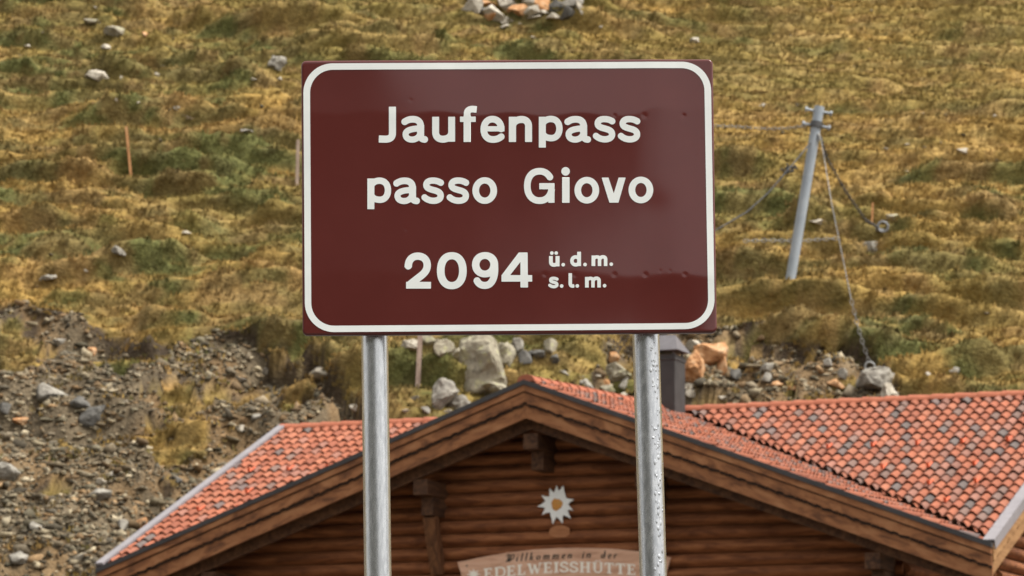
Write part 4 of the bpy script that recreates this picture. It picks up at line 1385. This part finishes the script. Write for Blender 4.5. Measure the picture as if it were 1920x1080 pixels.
for i in range(5):
    for j in range(20):
        th, ph = i / 4 * math.pi / 2, j / 20 * 2 * math.pi
        rr_ = 0.115 * (1 + 0.08 * math.sin(3 * ph + 1) + 0.05 * math.sin(7 * ph))
        vs.append((math.sin(th) * math.cos(ph) * rr_, -0.016 - 0.03 * math.cos(th), math.sin(th) * math.sin(ph) * rr_))
for i in range(4):
    for j in range(20):
        fs.append((i * 20 + j, i * 20 + (j + 1) % 20, (i + 1) * 20 + (j + 1) % 20, (i + 1) * 20 + j))
hb.add(vs, fs)
hb.build("flower_heart", M_heart, flower, smooth=True)
# pale unstained patch of the log under the flower
pp = MB()
yp = OVER - 0.128
out_ = [(1029, 1003), (1031, 991), (1042, 985), (1056, 985), (1067, 990), (1068, 1001), (1061, 1007), (1043, 1008)]
q = [hut_pix(a, b, yp) for a, b in out_]
pp.strip([(v.x, v.z) for v in q[:4]], [(v.x, v.z) for v in [q[0], q[7], q[6], q[6]]], yp - 0.004, yp + 0.05)
pp2 = [hut_pix(a, b, yp) for a, b in ((1056, 985), (1067, 990), (1068, 1001), (1061, 1007))]
M_patch = wood("bare_pale_wood", (0.27, 0.110, 0.047), (0.34, 0.145, 0.064), (0.40, 0.18, 0.083), (0.5, 6, 6))
pv = [(v.x, v.y, v.z) for v in q]
po_ = obj("pale_patch", pv + [(x, y + 0.05, z) for x, y, z in pv], [tuple(reversed(range(8))), tuple(range(8, 16))] + [(i, (i + 1) % 8, 8 + (i + 1) % 8, 8 + i) for i in range(8)], M_patch, hut)

# carved wooden welcome board
M_board = wood("pink_stained_board", (0.46, 0.26, 0.17), (0.60, 0.36, 0.245), (0.66, 0.42, 0.30), (0.8, 5, 5), 2.0)
M_dletter = material("dark_carved_paint", [(0.3, (0.022, 0.022, 0.017)), (0.7, (0.045, 0.042, 0.032))], nscale=20, rough=0.8)
M_lletter = material("cream_carved_paint", [(0.3, (0.78, 0.73, 0.64)), (0.7, (0.86, 0.81, 0.72))], nscale=20, rough=0.7)
yb = OVER - 0.19
b0 = hut_pix(1058, 1090, yb)
board = empty("welcome_board", hut_world(b0), -HUT_PHI)
tag(board, "arched pinkish wooden welcome board hanging on the log wall between the sign posts", "name board")
tops = [(857, 1054), (868, 1052), (905, 1044), (950, 1036), (1000, 1030.5), (1050, 1027.5), (1100, 1027), (1150, 1029), (1200, 1034), (1240, 1041), (1257, 1045)]
bots = [(864, 1075), (870, 1110), (905, 1122), (950, 1128), (1000, 1132), (1050, 1134), (1100, 1134), (1150, 1132), (1200, 1127), (1240, 1112), (1250, 1070)]
B_ = lambda a, b, y=yb: hut_pix(a, b, y) - b0
bd = MB(); bd.strip([(B_(*p).x, B_(*p).z) for p in tops], [(B_(*p).x, B_(*p).z) for p in bots], 0.0, 0.05)
bpl = bd.build("board", M_board, board, bevel=0.008)
for (sx_1, sy_1) in ((875.5, 1061), (1243, 1052)):
    p = B_(sx_1, sy_1); sc_ = MB(); sc_.tube([p + Vector((0, -0.008, 0)), p + Vector((0, 0.01, 0))], 0.018, 10)
    sc_.build("screw", M_metal, bpl)
def R_(x0, x1, y0, y1): return ('r', (x0, x1, y0, y1))
# serif capitals in a 0..100 high box (y down), widths given
SER = {
 'E': (72, [R_(12, 30, 0, 100), R_(4, 62, 0, 11), R_(4, 66, 89, 100), R_(30, 52, 45, 55), R_(55, 62, 0, 26), R_(58, 66, 72, 100), R_(46, 52, 36, 64)]),
 'D': (84, [R_(12, 30, 0, 100), R_(4, 40, 0, 11), R_(4, 40, 89, 100), ('s', path((38, 6), ((72, 6), (78, 28), (78, 50)), ((78, 72), (72, 94), (38, 94))), 13)]),
 'L': (68, [R_(12, 30, 0, 100), R_(4, 40, 0, 10), R_(4, 62, 89, 100), R_(54, 62, 70, 100)]),
 'W': (112, [('s', path((18, 0), (40, 98)), 18), ('s', path((40, 98), (56, 25)), 8), ('s', path((56, 12), (78, 98)), 18), ('s', path((78, 98), (98, 0)), 8), R_(4, 32, 0, 9), R_(86, 110, 0, 9)]),
 'I': (40, [R_(12, 30, 0, 100), R_(4, 38, 0, 10), R_(4, 38, 90, 100)]),
 'S': (66, [('s', path((56, 26), ((52, 10), (44, 7), (34, 7)), ((18, 7), (12, 16), (12, 28)), ((12, 42), (24, 46), (34, 50)), ((48, 55), (58, 60), (58, 74)), ((58, 88), (46, 93), (33, 93)), ((20, 93), (12, 88), (8, 72))), 15)]),
 'H': (88, [R_(12, 30, 0, 100), R_(58, 76, 0, 100), R_(30, 58, 45, 55), R_(4, 38, 0, 10), R_(50, 84, 0, 10), R_(4, 38, 90, 100), R_(50, 84, 90, 100)]),
 'Ü': (84, [('s', path((21, 0), (21, 66), ((21, 84), (30, 93), (44, 93)), ((60, 93), (68, 84), (68, 64)), (68, 0)), 13), R_(12, 30, 0, 66), R_(4, 38, 0, 9), R_(56, 80, 0, 9), ('e', (32, -12, 7, 7)), ('e', (58, -12, 7, 7))]),
 'T': (76, [R_(29, 47, 0, 100), R_(4, 72, 0, 11), R_(4, 12, 0, 28), R_(64, 72, 0, 28), R_(20, 56, 90, 100)]),
}
def text_mesh(name, mat, glyphs, fn, out=0.006):
    """glyphs: (items, width); fn maps text coordinates to a photo pixel"""
    mb_ = MB()
    for items, f in glyphs:
        v, fc = contour_fill(items, bounds(items), 3.0)
        base = [B_(*f(x, y), yb - out) for x, y in v]
        mb_.add(base, fc)
    return mb_.build(name, mat, bpl)
word = "EDELWEISSHÜTTE"
tot = sum(SER[c][0] for c in word) + 4 * (len(word) - 1)
x0p, x1p = 906.0, 1193.0
# baseline / cap line of the word, bowed like the board (measured)
capy = lambda x: np.interp(x, [900, 940, 980, 1020, 1060, 1100, 1140, 1193], [1067, 1062.5, 1058, 1054.5, 1053, 1053.5, 1055, 1058.5])
gl, cur = [], 0.0
for c in word:
    w, items = SER[c]
    def f(x, y, cur=cur):
        X = x0p + (cur + x) / tot * (x1p - x0p)
        return X, float(capy(X)) + y * 0.200
    gl.append((items, f)); cur += w + 4
text_mesh("lettering", M_lletter, gl, lambda: None)
# "Willkommen in der", slanted dark script with strong stems
def st(*p, w=16): return ('s', list(p), w)
SCR = {
 'W': (110, [st((14, -30), (4, 10), w=8), st((14, -30), (30, -36), (36, -20), (34, 60), (20, 100), w=17), st((34, 90), (64, 20), w=9), st((62, -34), (62, 60), (50, 100), w=17), st((62, 80), (98, 40), (100, -10), (88, -34), (66, -24), w=12)]),
 'i': (34, [st((16, 24), (16, 92), (26, 98)), ('e', (17, -6, 9, 9))]),
 'l': (34, [st((16, -40), (16, 92), (26, 98))]),
 'k': (62, [st((16, -40), (16, 100)), st((18, 62), (46, 28), w=11), st((24, 55), (50, 98), w=15)]),
 'o': (62, [('e', (30, 62, 27, 38)), ('-e', (30, 62, 12, 25))]),
 'm': (92, [st((14, 24), (14, 100)), st((14, 40), (28, 26), (42, 32), (42, 100)), st((42, 40), (58, 26), (72, 32), (72, 100))]),
 'e': (54, [st((12, 62), (44, 54), (42, 34), (28, 28), (14, 44), (14, 82), (28, 98), (46, 86), w=13)]),
 'n': (64, [st((14, 24), (14, 100)), st((14, 42), (30, 26), (46, 34), (46, 100))]),
 'd': (62, [('e', (28, 64, 25, 36)), ('-e', (28, 64, 10, 22)), st((36, -36), (50, 30), (48, 100), w=15)]),
 'r': (50, [st((14, 24), (14, 100)), st((14, 46), (28, 28), (42, 34), w=14)]),
 ' ': (70, []),
}
gl, cur = [], 0.0
txt = "Willkommen in der"
tot2 = sum(SCR[c][0] + 20 for c in txt)
y_line = lambda x: np.interp(x, [945, 1000, 1060, 1100, 1160], [1049.5, 1045.5, 1043, 1042, 1043])
for c in txt:
    w, items = SCR[c]
    if items:
        def f(x, y, cur=cur):
            X = 947 + (cur + x - (y - 60) * 0.16) / tot2 * 214
            return X, float(y_line(947 + cur / tot2 * 214)) + (y - 60) * 0.105
        gl.append((items, f))
    if c == ' ' and gl:
        text_mesh("lettering", M_dletter, gl, None, 0.007)
        gl = []
    cur += w + 20
text_mesh("lettering", M_dletter, gl, None, 0.007)
# small carved edelweiss left of the name
star = [(886, 1076)]
sv = []
for k in range(16):
    a = 2 * math.pi * k / 16
    r_ = 14 if k % 2 == 0 else 6
    sv.append((888 + r_ * math.cos(a), 1077 + 0.8 * r_ * math.sin(a)))
c_ = B_(888, 1077, yb - 0.006)
obj("carved_flower", [c_] + [B_(a, b, yb - 0.006) for a, b in sv], [(0, 1 + k, 1 + (k + 1) % 16) for k in range(16)], M_lletter, bpl)

# ------------------------------------------------------------------ steel pole with cables and stakes on the slope
M_pole = material("grey_painted_pole", [(0.3, (0.235, 0.27, 0.305)), (0.7, (0.31, 0.345, 0.375))], nscale=3.0, detail=6, rough=0.5, metal=0.0, spec=0.4)
M_cable = material("steel_cable", [(0.3, (0.12, 0.125, 0.13)), (0.7, (0.22, 0.22, 0.22))], nscale=8.0, rough=0.5, metal=0.4)
M_chain = material("bright_chain", [(0.3, (0.20, 0.20, 0.195)), (0.7, (0.36, 0.36, 0.35))], nscale=8.0, rough=0.4, metal=0.4)
M_dkchain = material("dark_chain", [(0.3, (0.045, 0.047, 0.05)), (0.7, (0.09, 0.09, 0.09))], nscale=8.0, rough=0.5, metal=0.3)
M_ostake = wood("orange_stake_wood", (0.36, 0.17, 0.07), (0.46, 0.23, 0.10), (0.52, 0.29, 0.14), (6, 6, 0.8))
M_gstake = wood("weathered_stake_wood", (0.26, 0.19, 0.15), (0.36, 0.27, 0.21), (0.44, 0.34, 0.27), (6, 6, 0.8))

pb = terr_hit(1482, 522)
PD = min(terr_hit(1482 + (522 - y) * .168, y).y for y in range(500, 523, 4)) - 0.05
pb = unproj(1482, 524, PD)
pole = empty("steel_pole", pb)
tag(pole, "leaning grey steel tube pole anchored by cables on the grassy slope", "pole")
P1, P0 = unproj(1536.5, 200, PD), unproj(1482, 524, PD)
t_ = MB()
low = P0 + (P0 - P1).normalized() * 0.06
t_.tube([(low - pb).lerp(P1 - pb, k / 20) for k in range(21)], 9.6 * PD / FPX, 28)
tube = t_.build("tube", M_pole, pole, smooth=True)
e_ = (P1 - P0).normalized()
sd_ = Vector((e_.z, 0, -e_.x))
def along(py): return P0 + (P1 - P0) * ((524 - py) / 324.0)
for py, ext, r_ in ((209, 24, .035), (236, 25, .035)):
    q = along(py) - pb
    b_ = MB(); b_.tube([q - sd_ * ext * PD / FPX, q + sd_ * ext * PD / FPX], r_, 10)
    for s_ in (-1, 1): b_.tube([q + sd_ * s_ * (ext - 2) * PD / FPX, q + sd_ * s_ * (ext + 2) * PD / FPX], r_ * 1.9, 8)
    b_.build("crossbar", M_pole, pole, smooth=True)
q = along(234) - pb
b_ = MB(); b_.tube([q - e_ * .07, q + e_ * .07], 12.5 * PD / FPX, 28)
b_.build("collar", M_dkchain, pole, smooth=True)
q = along(258) - pb
b_ = MB(); b_.tube([q + sd_ * .09 + Vector((0, -.1, .09)), q + sd_ * .12 + Vector((0, -.12, 0)), q + sd_ * .10 + Vector((0, -.1, -.09))], .035, 8)
b_.build("shackle", M_chain, pole, smooth=True)

def sagline(pts, n=8):
    out = []
    for a, b in zip(pts[:-1], pts[1:]):
        out += [a.lerp(b, k / n) for k in range(n)]
    return out + [pts[-1]]
def along_pts(pxs, d0, d1):
    n_ = len(pxs)
    return [unproj(x, y, d0 + (d1 - d0) * i / (n_ - 1)) for i, (x, y) in enumerate(pxs)]
def cable(name, pts, r_, mat, label, cat, group):
    o0 = pts[0].copy()
    b_ = MB(); b_.tube([p - o0 for p in sagline(pts)], r_, 8)
    o = b_.build(name, mat, None, smooth=True)
    o.location = o0
    tag(o, label, cat, group)
    return o
def chain_mesh(pts, link, r_):
    b_ = MB()
    L = [0]
    for a, b in zip(pts[:-1], pts[1:]): L.append(L[-1] + (b - a).length)
    n_ = max(2, int(L[-1] / link))
    def at(s):
        for k in range(len(pts) - 1):
            if s <= L[k + 1]: return pts[k].lerp(pts[k + 1], (s - L[k]) / max(1e-6, L[k + 1] - L[k]))
        return pts[-1]
    for i in range(n_):
        a, b = at(L[-1] * i / n_), at(L[-1] * (i + 1) / n_)
        d = (b - a).normalized(); c = (a + b) / 2
        e1 = d.cross(Vector((0, 1, 0))).normalized(); e2 = d.cross(e1)
        w = e1 if i % 2 == 0 else e2
        ring = [c + d * math.cos(t) * link * .66 + w * math.sin(t) * link * .36 for t in [2 * math.pi * k / 10 for k in range(11)]]
        b_.tube(ring, r_, 6, cap=False)
    return b_
G_CAB = "cables and chains bracing the steel pole"
an1 = terr_hit(1650, 436)
an2 = unproj(1630, 692, min(terr_hit(x_, y_).y for x_, y_ in ((1590, 540), (1600, 580), (1606, 603), (1613, 626), (1619, 648), (1625, 670), (1630, 692))) - 0.12)
top_pt = along(258) + sd_ * 0.15 + Vector((0, -0.12, 0))
def mid_pts(pxs, a, b):
    n_ = len(pxs) + 1
    return [a] + [unproj(x, y, a.y + (b.y - a.y) * (i + 1) / n_) for i, (x, y) in enumerate(pxs)] + [b]
pts = mid_pts([(1551, 298), (1585, 358), (1622, 412)], top_pt, an1 + Vector((0, 0, .1)))
o0 = pts[0].copy()
cb = chain_mesh([p - o0 for p in pts], 0.10, 0.012).build("anchor_chain", M_dkchain, None, smooth=True)
cb.location = o0
tag(cb, "dark slack chain from the steel pole down to the shackle ring at its right", "chain", G_CAB)
sh = MB()
ring = [Vector((math.cos(t) * .13, -.05, math.sin(t) * .13)) for t in [2 * math.pi * k / 14 for k in range(15)]]
sh.tube(ring, .035, 8, cap=False)
sh.tube([Vector((-.18, 0, -.05)), Vector((.02, -.03, -.1))], .05, 8)
sho = sh.build("ground_anchor", M_cable, None, smooth=True)
sho.location = an1 + Vector((0.06, -0.1, 0.12))
tag(sho, "steel shackle ring in the grass at the dark chain's lower end", "anchor")
low_a = unproj(1596, 562, an2.y + 0.02)
cable("anchor_cable", mid_pts([(1559, 380), (1577, 468)], top_pt, low_a), .009, M_cable, "thin pale steel cable from the pole's top down to the light chain", "cable", G_CAB)
pts = mid_pts([(1606, 603), (1619, 648)], low_a, an2 + Vector((0, -.05, .14)))
o0 = pts[0].copy()
cb = chain_mesh([p - o0 for p in pts], 0.11, 0.008).build("anchor_chain", M_chain, None, smooth=True)
cb.location = o0
tag(cb, "light chain with shiny links ending at a ring above the rubble", "chain", G_CAB)
sh = MB(); sh.tube([p * .85 for p in ring], .028, 8, cap=False)
sho = sh.build("ground_anchor", M_chain, None, smooth=True)
sho.location = an2 + Vector((0, -.05, .04))
tag(sho, "light steel ring in the rubble at the thin cable's lower end", "anchor")
pts = along_pts([(1510, 236), (1470, 241), (1430, 241), (1390, 238), (1340, 236), (1240, 234)], PD - .1, PD + 1.5)
o0 = pts[0].copy()
cb = chain_mesh([p - o0 for p in pts], 0.10, 0.008).build("side_chain", M_chain, None, smooth=True)
cb.location = o0
tag(cb, "horizontal chain with shiny links from the pole's collar to behind the brown sign", "chain", G_CAB)
pts = along_pts([(1519, 268), (1500, 292), (1478, 318), (1440, 362), (1400, 398), (1345, 430), (1280, 462)], PD - .1, PD - 1.4)
cable("side_cable", pts, .018, M_dkchain, "dark cable from the pole down to the left behind the brown sign", "cable", G_CAB)
kn = MB()
kp = unproj(1478, 315, PD - .35)
for k in range(7):
    a = Vector((rnd.uniform(-.16, .16), rnd.uniform(-.08, .08), rnd.uniform(-.10, .10)))
    kn.tube([a, a + Vector((rnd.uniform(-.14, .14), 0, rnd.uniform(-.12, .05))), a + Vector((rnd.uniform(-.2, .2), 0, rnd.uniform(-.1, .1)))], .03, 6)
kno = kn.build("cable_clamp", M_dkchain, None, smooth=True)
kno.location = kp
tag(kno, "dark clump of shackles hanging on the dark cable left of the pole", "cable clamp")
pts = along_pts([(1395, 452), (1440, 451), (1500, 452), (1570, 447)], PD + 1.6, PD + 1.4)
pts = [Vector((p.x, p.y, max(p.z, ground_at(p.x, p.y) + 0.10))) for p in pts]
o0 = pts[0].copy()
cb = chain_mesh([p - o0 for p in pts], 0.11, 0.011).build("side_chain", M_chain, None, smooth=True)
cb.location = o0
tag(cb, "pale chain lying in the grass behind the steel pole's foot", "chain", G_CAB)

G_ST = "marker stakes standing on the slope"
def stake(px0, py0, px1, py1, w, mat, label, sink=0.25):
    Y = min(terr_hit(px1 + (px0 - px1) * k / 8, py1 + (py0 - py1) * k / 8).y for k in range(9)) - 0.06
    b, t = unproj(px1, py1, Y), unproj(px0, py0, Y)
    sink = max(0.0, b.z - ground_at(b.x, Y)) + 0.1
    o = MB()
    s = Y / FPX
    d = (t - b)
    o.beam(-d.normalized() * sink, d * 0.97, w * s, w * s, (0, 1, 0))
    o.beam(d * 0.9695, d, w * s * .7, w * s * .7, (0, 1, 0))
    ob = o.build("marker_stake", mat, None)
    ob.location = b
    tag(ob, label, "stake", G_ST)
stake(236.5, 237, 243.5, 309, 4.6, M_ostake, "orange wooden stake standing alone in the left meadow")
stake(559, 262, 557, 345, 6, M_gstake, "pale grey-pink stake half hidden behind the sign's left edge")
stake(1636.5, 380, 1635, 416, 3.6, M_ostake, "short pinkish stake beside the dark chain's ring")
stake(788, 626, 785, 690, 9, M_gstake, "grey post below the sign between the left post and the boulders")
